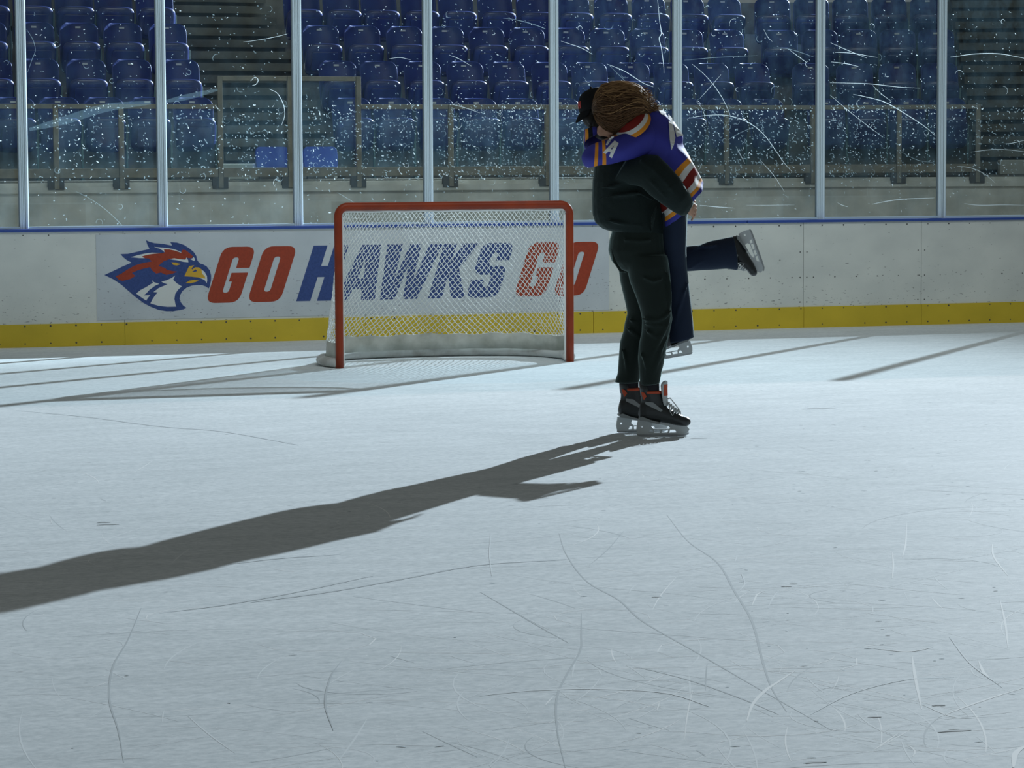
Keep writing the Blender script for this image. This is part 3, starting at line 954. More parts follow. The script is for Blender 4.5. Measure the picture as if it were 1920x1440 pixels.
def stairs(name, org, dx, dy, w, label, shear=0.0):
    """steps with open gaps under each nosing, rising away from the rink."""
    bm = bmesh.new()
    for i in range(3 * NT - 1):
        z = FZ + 0.14 * (i + 1)
        y = -0.45 + TREAD / 3 * i
        o_ = shear * (y + 0.1)
        box(bm, o_, w + o_, y, y + 0.34, z - 0.085, z, 0)
        box(bm, o_, w + o_, y + 0.11, y + 0.34, z - 0.16, z - 0.085, 1)
    rot = Matrix((dx, dy, Vector((0, 0, 1)))).transposed().to_4x4()
    rot.translation = org
    bm.transform(rot)
    s = build(name, bm, [M['step'], M['concrete']])
    return tag(s, label, 'stairs', kind='structure')


stairs('stairs_left', Vector((AISLE[0], PIV[1], 0)), Vector((1, 0, 0)), Vector((0, 1, 0)), AISLE[1] - AISLE[0], 'dark concrete stairs between the two seat blocks left of centre')
p = pivot(0) + dB * B_END
stairs('stairs_right', Vector((p.x, p.y, 0)), dB, nB, 1.25, 'dark concrete stairs at the far right of the stands', 0.06)
bm = bmesh.new()
box(bm, -0.40, 0.80, 6.86, 7.04, FZ, FZ + 0.16, 0, 0.01)
st = build('bottom_step', bm, M['pale_step'])
tag(st, 'pale bottom step at the foot of the left stairs behind the gate', 'step')
bm = bmesh.new()
q = pivot(-0.6) + dB * 1.95
rot = Matrix((dB, nB, Vector((0, 0, 1)))).transposed().to_4x4(); rot.translation = Vector((q.x, q.y, 0))
box(bm, 0, 1.2, 0, 0.18, FZ, FZ + 0.16, 0, 0.01, mat=rot)
st = build('bottom_step', bm, M['pale_step'])
tag(st, 'pale bottom step at the foot of the right stairs', 'step')

# blue plastic cushions leaning on the bottom step
for (xa, xb, lab) in ((-0.07, 0.275, 'bright blue plastic seat cushion by the stairs, left of the glass post'), (0.43, 0.78, 'bright blue plastic seat cushion by the stairs, right of the glass post')):
    e = empty('seat_cushion', ((xa + xb) / 2, 6.80, FZ))
    tag(e, lab, 'cushion', 'blue cushions on the stair foot')
    bm = bmesh.new()
    w = (xb - xa) / 2
    lp = round_poly([(-w, 0.10), (w, 0.10), (w, 0.33), (-w, 0.33)], 0.06, 6)
    prism(bm, [lp], lambda a, b, d: Vector((a, -0.04 + d + (b - 0.1) * 0.15, b)), 0.06)
    fix_normals(bm)
    build('cushion_shell', bm, M['shell'], e, mods=(('BEVEL', dict(width=0.012, segments=3, limit_method='ANGLE')),))
    bm = bmesh.new()
    box(bm, -w * 0.8, w * 0.8, -0.03, 0.03, 0.0, 0.11)
    build('foot', bm, M['rail_dark'], e)


# ---- seats
def seat_meshes():
    W = 0.214
    # backrest: curved shell with rounded top corners
    bm = bmesh.new()
    nx, nz = 12, 10
    grid = {}
    for side in (0, 1):
        for i in range(nx + 1):
            for j in range(nz + 1):
                u = -1 + 2 * i / nx; v = j / nz
                z = 0.40 + 0.45 * v
                hw = W
                top = 0.85 - 0.012 * u * u
                r = 0.075
                x = u * hw
                if z > 0.85 - r:
                    k = (z - (0.85 - r)) / r
                    hw = W - r + r * math.sqrt(max(0.0, 1 - k * k)) if k < 1 else W - r
                    x = u * hw
                y = 0.10 + 0.12 * v + 0.062 * (1 - abs(u) ** 2.6) - 0.02 * v * v
                if side: y += 0.022
                if v == 0 and False: pass
                grid[side, i, j] = bm.verts.new((x, y, z))
    for side in (0, 1):
        for i in range(nx):
            for j in range(nz):
                q = (grid[side, i, j], grid[side, i + 1, j], grid[side, i + 1, j + 1], grid[side, i, j + 1])
                bm.faces.new(q if side == 0 else q[::-1])
    rim = [(i, 0) for i in range(nx)] + [(nx, j) for j in range(nz)] + [(i, nz) for i in range(nx, 0, -1)] + [(0, j) for j in range(nz, 0, -1)]
    for a, b in zip(rim, rim[1:] + rim[:1]):
        bm.faces.new((grid[0, a[0], a[1]], grid[1, a[0], a[1]], grid[1, b[0], b[1]], grid[0, b[0], b[1]]))
    fix_normals(bm)
    back = bm
    # folded seat pan: a tipped-up rounded tray, its underside to the rink
    bm = bmesh.new()
    sg = lambda t, e: math.copysign(abs(t) ** e, t)
    NL, NM = 44, 14
    rows_s = []
    for k in range(1, NM):
        ph = -math.pi / 2 + math.pi * k / NM
        row = []
        for q in range(NL):
            th = 2 * math.pi * (q + 0.5) / NL
            x = 0.211 * sg(math.cos(ph), 0.55) * sg(math.cos(th), 0.42)
            z = 0.4575 + 0.1775 * sg(math.cos(ph), 0.55) * sg(math.sin(th), 0.42)
            y = 0.128 + 0.052 * sg(math.sin(ph), 0.75) - 0.125 * (z - 0.28) / 0.35 - 0.02 * (1 - (x / 0.21) ** 2)
            row.append(bm.verts.new((x, y, z)))
        rows_s.append(row)
    for a_, b_ in zip(rows_s[:-1], rows_s[1:]):
        for q in range(NL): bm.faces.new((a_[q], a_[(q + 1) % NL], b_[(q + 1) % NL], b_[q]))
    bm.faces.new(rows_s[0][::-1]); bm.faces.new(rows_s[-1])
    lp2 = round_poly([(-0.15, 0.33), (0.15, 0.33), (0.15, 0.54), (-0.15, 0.54)], 0.03, 4)
    prism(bm, [lp2], lambda a, b, d: Vector((a, 0.075 - d - 0.125 * (b - 0.28) / 0.35 - 0.02 * (1 - (a / 0.21) ** 2), b)), 0.014)
    fix_normals(bm)
    pan = bm
    bm = bmesh.new()
    box(bm, 0.216, 0.234, 0.10, 0.14, 0.0, 0.56, 0, 0.004)
    box(bm, 0.206, 0.236, 0.05, 0.20, 0.0, 0.012, 0)
    box(bm, 0.18, 0.234, 0.10, 0.15, 0.36, 0.42, 0, 0.004)
    legb = bm
    bm = bmesh.new()
    box(bm, -0.028, 0.028, 0.236, 0.252, 0.788, 0.808)
    platb = bm
    return back, pan, legb, platb


SEATS = []


def make_seat(label, group):
    e = empty('stadium_seat')
    tag(e, label, 'seat', group)
    bb, pb, lb, plb = seat_meshes()
    bev = (('BEVEL', dict(width=0.010, segments=3, limit_method='ANGLE')),)
    build('backrest', bb, M['seat'], e, True, (('SUBSURF', dict(levels=1, render_levels=1)),))
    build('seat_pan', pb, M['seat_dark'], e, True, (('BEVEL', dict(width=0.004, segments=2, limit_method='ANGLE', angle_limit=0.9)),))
    build('leg', lb, M['leg'], e)
    build('number_plate', plb, M['plate'], e)
    return e


def copy_thing(o):
    c = o.copy(); COL.objects.link(c)
    for ch in list(o.children):
        d = ch.copy(); COL.objects.link(d); d.parent = c
    return c


A_X = {0: [-2.86, -2.384, -1.93, -1.471, -1.007, -0.538, 1.157, 1.607, 2.078, 2.555, 3.024, 3.498, 3.97, 4.447, 4.922, 5.409, 5.906],
       1: [-2.972, -2.495, -2.008, -1.516, -1.03, -0.516, 1.214, 1.675, 2.17, 2.658, 3.139, 3.636, 4.108, 4.615, 5.083, 5.574, 6.071],
       2: [-2.914, -2.442, -1.932, -1.456, -0.981, -0.49, 1.227, 1.704, 2.192, 2.678, 3.157, 3.64, 4.127, 4.613, 5.097, 5.579, 6.085],
       3: [-2.767, -2.308, -1.84, -1.381, -0.942, -0.481, 1.206, 1.665, 2.115, 2.586, 3.035, 3.511, 3.981, 4.462, 4.944, 5.417, 5.911, 6.385]}
B_X = {0: [0.231, 0.679, 1.127, 1.575], 1: [0.263, 0.763, 1.25, 1.73], 2: [0.10, 0.57, 1.03, 1.48, 1.93], 3: [0.21, 0.675, 1.14, 1.605, 2.07]}
ORD = ['first', 'second', 'third', 'fourth', 'fifth', 'sixth', 'seventh', 'eighth', 'ninth', 'tenth', 'eleventh', 'twelfth']
ROWN = ['front row', 'second row', 'third row', 'top visible row']
proto = None


def place_seat(loc, rz, label, group):
    global proto
    if proto is None:
        proto = make_seat(label, group); o = proto
    else:
        o = copy_thing(proto); o['label'] = label; o['group'] = group
    o.location = loc; o.rotation_euler = (0, 0, rz)


for k in range(4):
    z = FZ + RISE * k; y = PIV[1] - 0.04 + TREAD * k
    L6 = A_X[k][:6]; R11 = A_X[k][6:]
    for i, x in enumerate(L6):
        n = 6 - i
        place_seat((x, y, z), 0, 'blue folded seat, %s left of the left stairs in the %s' % (ORD[n - 1], ROWN[k]), 'blue seats left of the stairs')
    for i, x in enumerate(R11):
        place_seat((x, y, z), 0, 'blue folded seat, %s right of the left stairs in the %s' % (ORD[i], ROWN[k]), 'blue seats in the middle block')
    pk = pivot(TREAD * k)
    for i, s in enumerate(B_X[k]):
        q = pk + dB * s - nB * 0.04
        place_seat((q.x, q.y, z), -AL, 'blue folded seat, %s left of the far right stairs in the %s' % (ORD[len(B_X[k]) - 1 - i], ROWN[k]), 'blue seats beside the right stairs')

# ---- railing on the front wall
RY = PIV[1] - 1.06 - 0.04
ZR0, ZR1 = 1.50, 2.17
gate_posts = (-0.517, 0.193, 0.904)


def rail_bay(name, p0, p1, ztop, lab, cat, group, posts=(1,), mid=False):
    """one bay from p0 to p1: its end post, rails and clear infill; local x runs along the bay."""
    p0 = Vector(p0); p1 = Vector(p1)
    d = p1 - p0; ln = d.length; rz = math.atan2(d.y, d.x)
    e = empty(name, (p0.x, p0.y, FZ), rz)
    tag(e, lab, cat, group)
    zt = ztop - FZ
    for s in posts:
        bm = bmesh.new()
        box(bm, s * ln - 0.024, s * ln + 0.024, -0.03, 0.02, -0.08, zt, 0, 0.003)
        ps = build('post', bm, M['rail'], e)
        bm = bmesh.new()
        box(bm, s * ln - 0.085, s * ln + 0.075, -0.02, 0.035, -0.085, 0.028, 0, 0.003)
        build('bracket', bm, M['rail_dark'], ps)
    bm = bmesh.new(); box(bm, 0.026, ln - 0.026, -0.02, 0.02, zt - 0.045, zt, 0, 0.003)
    build('top_rail', bm, M['rail'], e)
    bm = bmesh.new(); box(bm, 0.026, ln - 0.026, -0.02, 0.02, 0.03, 0.12, 0, 0.003)
    build('bottom_rail', bm, M['rail'], e)
    bm = bmesh.new(); box(bm, 0.03, ln - 0.03, -0.004, 0.004, 0.10, zt - 0.04)
    build('clear_infill', bm, M['rail_glass'], e)
    return e


rx = [-4.2, -3.45, -2.79, -2.15, -1.508, -0.517]
names = ['railing bay beyond the left edge of the stands', 'railing bay second beyond the left edge', 'grey railing bay with clear infill at the far left', 'grey railing bay with clear infill, second left of the tall gate', 'grey railing bay with clear infill, next left of the tall gate']
names = ['grey railing bay outside the left edge of view', 'grey railing bay at the very left edge', 'grey railing bay behind the leftmost glass post', 'grey railing bay, second left of the tall gate', 'grey railing bay directly left of the tall gate']
for i in range(5):
    rail_bay('railing', (rx[i], RY, 0), (rx[i + 1], RY, 0), ZR1, names[i], 'railing', 'railing bays on the stand wall', posts=(1,) if i < 4 else ())
rail_bay('railing_gate', (gate_posts[0], RY, 0), (gate_posts[1], RY, 0), 2.45, 'tall grey railing gate at the stair foot, left half', 'gate', 'tall gate leaves', posts=(0, 1))
rail_bay('railing_gate', (gate_posts[1], RY, 0), (gate_posts[2], RY, 0), 2.45, 'tall grey railing gate at the stair foot, right half beside the goal', 'gate', 'tall gate leaves', posts=(1,))
rx = [0.904, 1.876, 2.916, 3.92, 4.915]
names = ['grey railing bay directly right of the tall gate, over the goal', 'grey railing bay above the right half of the goal', 'grey railing bay behind the hugging couple', 'grey railing bay just right of the hugging couple']
for i in range(4):
    rail_bay('railing', (rx[i], RY, 0), (rx[i + 1], RY, 0), ZR1, names[i], 'railing', 'railing bays on the stand wall')
pw = pivot(-1.10)
q0 = pw; q1 = pw + dB * 0.708; q2 = pw + dB * 1.55; q3 = pw + dB * 3.0
rail_bay('railing', (4.915, RY, 0), (q0.x - 0.235, RY, 0), ZR1, 'grey railing bay before the bend of the stand wall', 'railing', 'railing bays on the stand wall')
rail_bay('railing', (q0.x - 0.20, RY, 0), q1, ZR1, 'grey railing bay round the bend of the stand wall', 'railing', 'railing bays on the stand wall')
rail_bay('railing', q1, q2, ZR1, 'grey railing bay left of the right-hand stairs', 'railing', 'railing bays on the stand wall')

# ---------------------------------------------------------------- hockey goal
goal = empty('hockey_goal', (0, 0, 0))
tag(goal, 'red framed hockey goal with white net standing before the boards', 'hockey goal')
HP, ZC, CR = 0.945, 1.25, 0.075
RP = 0.031
pts = [(-HP, 0, 0)] + [(-HP, 0, 1.25 * k / 8 * 0.92) for k in range(1, 9)]
for k in range(9):
    t = math.pi / 2 * k / 8
    pts.append((-HP + CR - CR * math.cos(t), 0, ZC - CR + CR * math.sin(t)))
for k in range(1, 12): pts.append((-HP + CR + (2 * HP - 2 * CR) * k / 12, 0, ZC))
for k in range(9):
    t = math.pi / 2 * k / 8
    pts.append((HP - CR + CR * math.sin(t), 0, ZC - CR + CR * math.cos(t)))
pts += [(HP, 0, 1.25 * k / 8 * 0.92) for k in range(8, -1, -1)]
bm = bmesh.new(); tube(bm, pts, RP, 20)
build('goal_frame', bm, M['goal_red'], goal, True)


def wrap_path(h, inset=0.0):
    """plan outline of net at height h (0 foot, 1 top) from the left post round the back to the right post."""
    D = 0.46 + 0.50 * (1 - h) - inset
    ex = 0.74 + 0.22 * h
    out = []
    n = 64
    for i in range(n + 1):
        th = math.pi * i / n
        c, s = math.cos(th), math.sin(th)
        x = -math.copysign(abs(c) ** ex, c); y = abs(s) ** ex * D
        bulge = 0.075 * (1 - h) ** 1.5 * min(1.0, y / 0.25)
        w = HP - 0.01 - inset * 0.4 + bulge
        out.append(Vector((x * w, y + 0.012, 0)))
    return out


def resample(path, n):
    L = [0]
    for a, b in zip(path[:-1], path[1:]): L.append(L[-1] + (b - a).length)
    res = []; j = 0
    for k in range(n + 1):
        t = L[-1] * k / n
        while j < len(L) - 2 and L[j + 1] < t: j += 1
        s = (t - L[j]) / max(1e-9, L[j + 1] - L[j])
        res.append(path[j].lerp(path[j + 1], s))
    return res


NI, NJ = 126, 42
Z0N, Z1N = 0.17, 1.215
rows_ = []
for j in range(NJ + 1):
    h = j / NJ
    z = Z0N + (Z1N - Z0N) * h
    pth = resample(wrap_path(max(0, (z - 0.0) / 1.215)), NI)
    row = []
    for i, p in enumerate(pth):
        sag = 0.05 * math.sin(math.pi * h) * (math.sin(math.pi * i / NI) ** 2)
        q = Vector((p.x, p.y, z))
        q.y -= sag * 1.2
        q += Vector((R.gauss(0, 0.0022), R.gauss(0, 0.003), R.gauss(0, 0.0022) + 0.006 * math.sin(i * 0.13) * math.sin(math.pi * h)))
        row.append(q)
    rows_.append(row)
bm = bmesh.new()


def cord(bm, a, b, r):
    d = (b - a)
    if d.length < 1e-6: return
    d.normalize()
    ref = Vector((0, 0, 1)) if abs(d.z) < 0.9 else Vector((1, 0, 0))
    u = d.cross(ref).normalized() * r; v = d.cross(u).normalized() * r
    A = [bm.verts.new(a + x) for x in (u, v, -u, -v)]; B = [bm.verts.new(b + x) for x in (u, v, -u, -v)]
    for k in range(4): bm.faces.new((A[k], A[(k + 1) % 4], B[(k + 1) % 4], B[k]))


RC = 0.0031
for j in range(NJ):
    for i in range(NI + 1):
        if (i + j) % 2 == 0:
            for di in (-1, 1):
                if 0 <= i + di <= NI: cord(bm, rows_[j][i], rows_[j + 1][i + di], RC)
# roof of the net, from the crossbar to the back bar
NX, NY = 90, 20
for j in range(NY):
    for i in range(NX + 1):
        if (i + j) % 2 == 0:
            for di in (-1, 1):
                if 0 <= i + di <= NX:
                    def P(a, b):
                        x = (-1 + 2 * a / NX) * 0.93; y = 0.02 + 0.46 * b / NY
                        lim = 0.46 * math.sqrt(max(0, 1 - (x / 0.935) ** 2)) + 0.012
                        return Vector((x, min(y, lim), 1.222 - 0.012 * math.sin(math.pi * b / NY)))
                    cord(bm, P(i, j), P(i + di, j + 1), RC)
build('net', bm, M['net'], goal)
# lacing of the net inside posts and crossbar
bm = bmesh.new()
tube(bm, [(-HP + 0.036, 0.012, 0.02 + 1.15 * k / 30 + 0) for k in range(31)], 0.008, 6)
tube(bm, [(HP - 0.036, 0.012, 0.02 + 1.15 * k / 30) for k in range(31)], 0.008, 6)
tube(bm, [(-HP + 0.05 + (2 * HP - 0.1) * k / 40, 0.014, 1.212 + 0.002 * math.sin(k)) for k in range(41)], 0.013, 6)
for s in (-1, 1):
    for k in range(26):
        z = 0.05 + 0.045 * k
        tube(bm, [(s * (HP - 0.036), 0.012, z), (s * (HP - 0.02), 0.03, z + .01), (s * HP, 0.034, z + .016)], 0.005, 5)
build('net_lacing', bm, M['net'], goal)
bm = bmesh.new()
tube(bm, [Vector((p.x, p.y, 1.222)) for p in resample(wrap_path(1.0), 50)], 0.017, 8)
tube(bm, [Vector((p.x, p.y, 0.045)) for p in resample(wrap_path(0.0), 50)], 0.022, 8)
build('back_frame', bm, M['steel'], goal, True)
# canvas skirt over the foot of the back frame
bm = bmesh.new()
prev = None
for i, p in enumerate(resample(wrap_path(0.06, 0.02), 90)):
    q = resample(wrap_path(0.14, 0.02), 90)[i]
    zt = 0.190 + 0.005 * math.sin(i * 0.31) + 0.005 * math.sin(i * 0.83 + 1)
    wob = 0.012 * math.sin(i * 0.7)
    cur = (bm.verts.new((p.x, p.y - 0.035 + wob, 0.065)), bm.verts.new(((p.x + q.x) / 2, (p.y + q.y) / 2 - 0.03 - wob, 0.12)), bm.verts.new((q.x, q.y - 0.02, zt)))
    if prev:
        for k in range(2): bm.faces.new((prev[k], cur[k], cur[k + 1], prev[k + 1]))
    prev = cur
build('net_skirt', bm, M['skirt'], goal, True, (('SOLIDIFY', dict(thickness=0.012)),))
bm = bmesh.new()
pth = resample(wrap_path(0.0, -0.01), 70)
rings = []
for i, p in enumerate(pth):
    d = (pth[min(i + 1, 70)] - pth[max(i - 1, 0)]).normalized()
    s = Vector((-d.y, d.x, 0))
    rings.append((Vector((p.x, p.y, 0.040)), s * 0.052, Vector((0, 0, 0.040))))
loft(bm, rings, 12)
build('base_pad', bm, M['pad'], goal, True)

# ---------------------------------------------------------------- the couple
FEET = Vector((-0.5, -5.785, 0))
FH = Vector((sy, cy, 0)); RH = Vector((cy, -sy, 0)); UZ = Vector((0, 0, 1))
TOW = -FH


def fp(px, py, w=0.0, base=None):
    """point seen at (px, py) in the upright plane through the feet, w metres nearer to us; relative to base."""
    d = FWD + RGT * ((px - 960) / FPX) - UPV * ((py - 720) / FPX)
    o_ = FEET + TOW * w
    t = (o_ - CAM).dot(FH) / d.dot(FH)
    p = CAM + d * t
    return p - (base if base is not None else FEET)


def RG(xl, yl, xr, yr, w, rb, wr=None):
    """ring between two outline points, depth radius rb."""
    a = fp(xl, yl, w); b = fp(xr, yr, w if wr is None else wr)
    return ((a + b) / 2, (b - a) / 2, TOW * rb)


def shrink(rings, f, fd=None):
    return [(c, a * f, b * (fd or f)) for c, a, b in rings]


def ball(bm, c, ra, rb, rc, seg=16):
    mt_ = Matrix.Translation(c) @ Matrix((RH * ra, UZ * rb, TOW * rc)).transposed().to_4x4()
    bmesh.ops.create_uvsphere(bm, u_segments=seg, v_segments=seg // 2 + 2, radius=1.0, matrix=mt_)


def limb(bm, pts, rs, n=10):
    """tapered round chain through local points."""
    rings = []
    for i, p in enumerate(pts):
        d = (pts[min(i + 1, len(pts) - 1)] - pts[max(i - 1, 0)]).normalized()
        ref = UZ if abs(d.z) < 0.85 else RH
        a = d.cross(ref).normalized(); b = d.cross(a)
        rings.append((p, a * rs[i], b * rs[i]))
    loft(bm, rings, n, dome=0.8)


def remesh(v, it=3, f=0.5):
    return (('REMESH', dict(mode='VOXEL', voxel_size=v, use_smooth_shade=True)), ('SMOOTH', dict(factor=f, iterations=it)))


def hand(bm, wrist, knuckle, tips, thumb, r=0.0088):
    """palm from wrist to the knuckle line and five separate bent fingers."""
    k0, k1 = knuckle
    n = 4
    wv = (k1 - k0)
    mid = (k0 + k1) / 2
    d = (mid - wrist).normalized()
    nrm = wv.normalized().cross(d).normalized()
    loft(bm, [(wrist, wv.normalized() * 0.026, nrm * 0.020), (wrist.lerp(mid, 0.5), wv.normalized() * 0.036, nrm * 0.016), (mid, wv * 0.56, nrm * 0.012)], 12)
    for i, (t1, t2) in enumerate(tips):
        k = k0.lerp(k1, i / 3)
        limb(bm, [k - d * 0.02, k, t1, t2], [r * 1.0, r * 1.05, r * 0.95, r * 0.75], 8)
    limb(bm, thumb, [0.014, 0.011, 0.010, 0.008], 8)


def head(bm, c, up, face, s=1.0):
    """skull, jaw, nose, lips, brow and ears; up and face are unit vectors."""
    side = up.cross(face).normalized()
    def P(u, f, l): return c + up * u * s + face * f * s + side * l * s
    def ell(cc, a, b, d, seg=16):
        mt_ = Matrix.Translation(cc) @ Matrix((side * a * s, up * b * s, face * d * s)).transposed().to_4x4()
        bmesh.ops.create_uvsphere(bm, u_segments=seg, v_segments=seg // 2 + 2, radius=1.0, matrix=mt_)
    ell(P(0.02, -0.01, 0), 0.076, 0.098, 0.095)
    ell(P(-0.05, 0.03, 0), 0.058, 0.075, 0.062)
    ell(P(-0.105, 0.066, 0), 0.024, 0.018, 0.020)
    loft(bm, [(P(0.015, 0.082, 0), side * 0.008 * s, face * 0.008 * s), (P(-0.02, 0.100, 0), side * 0.011 * s, face * 0.012 * s), (P(-0.038, 0.106, 0), side * 0.016 * s, face * 0.012 * s), (P(-0.046, 0.094, 0), side * 0.013 * s, face * 0.008 * s)], 10)
    ell(P(-0.066, 0.088, 0), 0.024, 0.006, 0.008); ell(P(-0.078, 0.086, 0), 0.022, 0.007, 0.009)
    ell(P(0.022, 0.080, 0), 0.052, 0.009, 0.012)
    for l in (-1, 1):
        ell(P(0.0, 0.080, 0.031 * l), 0.013, 0.010, 0.010)
        ell(P(-0.01, -0.008, 0.078 * l), 0.009, 0.032, 0.020)


# ------------- person lifting: dark jacket, velvet trousers, cap
man = empty('person', FEET)
tag(man, 'person in dark green-black jacket and trousers, backwards cap and black skates, lifting the other', 'person')

t_pelvis = [RG(1150, 425, 1245, 428, -.11, .15), RG(1143, 448, 1247, 448, -.11, .165), RG(1140, 470, 1250, 470, -.11, .17), RG(1147, 490, 1253, 490, -.11, .16), RG(1162, 506, 1254, 508, -.11, .14)]
t_near = [RG(1165, 478, 1252, 478, -.05, .12), RG(1176, 506, 1255, 500, -.03, .115), RG(1181, 529, 1258, 529, -.02, .105), RG(1192, 556, 1259.5, 556, -.01, .095), RG(1200, 580, 1259, 577, 0, .09), RG(1204, 600, 1261, 598, 0, .085),
          RG(1203, 622, 1256, 622, -.005, .082), RG(1198, 645, 1251, 645, -.005, .08), RG(1196, 671, 1247, 671, 0, .076), RG(1198, 698, 1241, 698, 0, .07), RG(1200, 722, 1237, 719, 0, .066)]
t_far = [RG(1146, 478, 1235, 478, -.18, .12), RG(1160, 506, 1232, 506, -.2, .11), RG(1163, 529, 1228, 529, -.2, .1), RG(1172, 567, 1228, 567, -.2, .09), RG(1176, 587, 1229, 587, -.2, .087), RG(1171, 606, 1229, 604, -.2, .085),
         RG(1169, 620, 1224, 620, -.2, .083), RG(1162, 642, 1216, 642, -.2, .08), RG(1160, 671, 1208, 671, -.2, .076), RG(1158, 700, 1201, 700, -.2, .07), RG(1152, 717, 1199, 717, -.2, .068)]
bm = bmesh.new()
for rg in (t_pelvis, t_near, t_far): loft(bm, rg, 24, dome=0.1)
# folds at knee, calf and seat, as low ridges that the cloth surface grows over
def ridge(bm, pts, r):
    limb(bm, [fp(*p) for p in pts], [r * 0.4] + [r] * (len(pts) - 2) + [r * 0.4], 8)
ridge(bm, [(1200, 597, .055), (1215, 600, .082), (1232, 601, .088), (1248, 594, .085), (1260, 580, .07)], .010)
ridge(bm, [(1204, 606, .06), (1222, 610, .083), (1240, 611, .082), (1257, 603, .06)], .008)
ridge(bm, [(1202, 612, .06), (1215, 622, .078), (1230, 632, .078), (1248, 628, .06)], .008)
ridge(bm, [(1198, 660, .05), (1206, 670, .07), (1212, 690, .07), (1212, 712, .06)], .008)
ridge(bm, [(1246, 660, .045), (1236, 675, .066), (1226, 690, .07), (1220, 712, .063)], .008)
ridge(bm, [(1146, 465, .02), (1152, 490, .03), (1164, 508, .045), (1180, 512, .06)], .012)
ridge(bm, [(1158, 448, .04), (1200, 452, .06), (1235, 449, .05)], .008)
ridge(bm, [(1174, 596, -.13), (1188, 603, -.12), (1204, 600, -.12)], .009)
ridge(bm, [(1258, 585, .055), (1250, 612, .075), (1235, 640, .076), (1222, 668, .070), (1214, 690, .064)], .013)
ridge(bm, [(1252, 632, .05), (1240, 655, .068), (1232, 680, .068), (1226, 704, .064)], .010)
ridge(bm, [(1251, 505, .06), (1256, 535, .06), (1257, 565, .055), (1254, 585, .05)], .011)
ridge(bm, [(1205, 520, .09), (1225, 528, .096), (1245, 522, .08)], .008)
ridge(bm, [(1170, 612, -.13), (1186, 622, -.12), (1202, 634, -.12)], .012)
ridge(bm, [(1164, 645, -.13), (1172, 672, -.125), (1176, 700, -.13)], .010)
trs = build('trousers', bm, M['trousers'], man, True, remesh(0.0075, 7))

j_torso = [RG(1135, 276, 1205, 276, -.13, .10), RG(1122, 290, 1222, 286, -.12, .15), RG(1115, 310, 1232, 306, -.12, .18), RG(1111, 340, 1236, 340, -.11, .185), RG(1110, 372, 1240, 372, -.11, .185), RG(1111, 402, 1244, 402, -.11, .18), RG(1116, 418, 1246, 420, -.11, .175), RG(1130, 429, 1247, 432, -.11, .165), RG(1150, 435, 1246, 442, -.11, .15)]
j_near = [RG(1150, 340, 1180, 290, .02, .10), RG(1180, 346, 1206, 288, .08, .10), RG(1202, 350, 1234, 291, .13, .095), RG(1219, 366, 1254, 310, .155, .088), RG(1240, 382, 1275, 334, .16, .082), RG(1262, 397, 1291, 359, .14, .072), RG(1276, 405, 1299, 374, .105, .058), RG(1287, 404, 1301, 380, .07, .045)]
j_far = [RG(1160, 345, 1190, 295, -.25, .09), RG(1200, 350, 1225, 300, -.33, .085), RG(1240, 375, 1268, 330, -.36, .08), RG(1268, 395, 1290, 360, -.33, .065), RG(1280, 398, 1296, 372, -.28, .05)]
bm = bmesh.new()
for rg in (j_torso, j_near, j_far): loft(bm, rg, 24, dome=0.12)
ridge(bm, [(1118, 352, .04), (1150, 350, .075), (1180, 340, .085), (1205, 348, .10)], .012)
ridge(bm, [(1120, 372, .05), (1160, 366, .085), (1200, 362, .09), (1232, 380, .07)], .010)
ridge(bm, [(1122, 410, .03), (1160, 418, .066), (1205, 424, .06)], .010)
ridge(bm, [(1222, 436, .045), (1224, 410, .072), (1232, 385, .075)], .013)
ridge(bm, [(1200, 300, .17), (1225, 318, .225), (1252, 345, .245), (1280, 378, .20)], .010)
ridge(bm, [(1205, 325, .19), (1226, 345, .235), (1250, 372, .235)], .010)
ridge(bm, [(1246, 330, .235), (1256, 352, .25), (1268, 366, .23)], .009)
jck = build('jacket', bm, M['jacket'], man, True, remesh(0.0075, 4))

# body inside the clothes: one continuous surface from head to ankles, with both hands
bm = bmesh.new()
loft(bm, shrink(t_pelvis, .80), 20); loft(bm, shrink(t_near[:-1], .74), 20); loft(bm, shrink(t_far[:-1], .74), 20)
loft(bm, [RG(1206, 700, 1230, 700, 0, .040), RG(1209, 726, 1232, 726, 0, .028), RG(1211, 762, 1232, 762, 0, .022)], 16)
loft(bm, [RG(1166, 700, 1190, 700, -.2, .040), RG(1171, 722, 1193, 722, -.21, .027), RG(1173, 756, 1193, 756, -.21, .022)], 16)
loft(bm, shrink(j_torso, .82), 20); loft(bm, shrink(j_near, .62), 16); loft(bm, shrink(j_far, .62), 16)
loft(bm, [RG(1132, 292, 1196, 284, -.13, .09), RG(1128, 262, 1168, 256, -.15, .062), RG(1118, 240, 1152, 232, -.17, .060), RG(1112, 222, 1148, 216, -.18, .062)], 18)
mh_up = (fp(1106, 172, -.18) - fp(1120, 214, -.18)).normalized()
mh_face = (RH * 0.93 + UZ * 0.30 - TOW * 0.2); mh_face = (mh_face - mh_up * mh_face.dot(mh_up)).normalized()
mh_c = fp(1121, 204, -.19)
head(bm, mh_c, mh_up, mh_face)
hand(bm, fp(1288, 390, .065), (fp(1301, 384, .02), fp(1297, 402, .035)),
     [(fp(1305, 386, -.02), fp(1303, 390, -.065)), (fp(1305, 393, -.015), fp(1303, 398, -.065)), (fp(1304, 400, -.01), fp(1302, 406, -.055)), (fp(1300, 407, 0), fp(1297, 413, -.04))],
     [fp(1290, 384, .055), fp(1296, 379, .03), fp(1301, 377, .0), fp(1303, 378, -.03)])
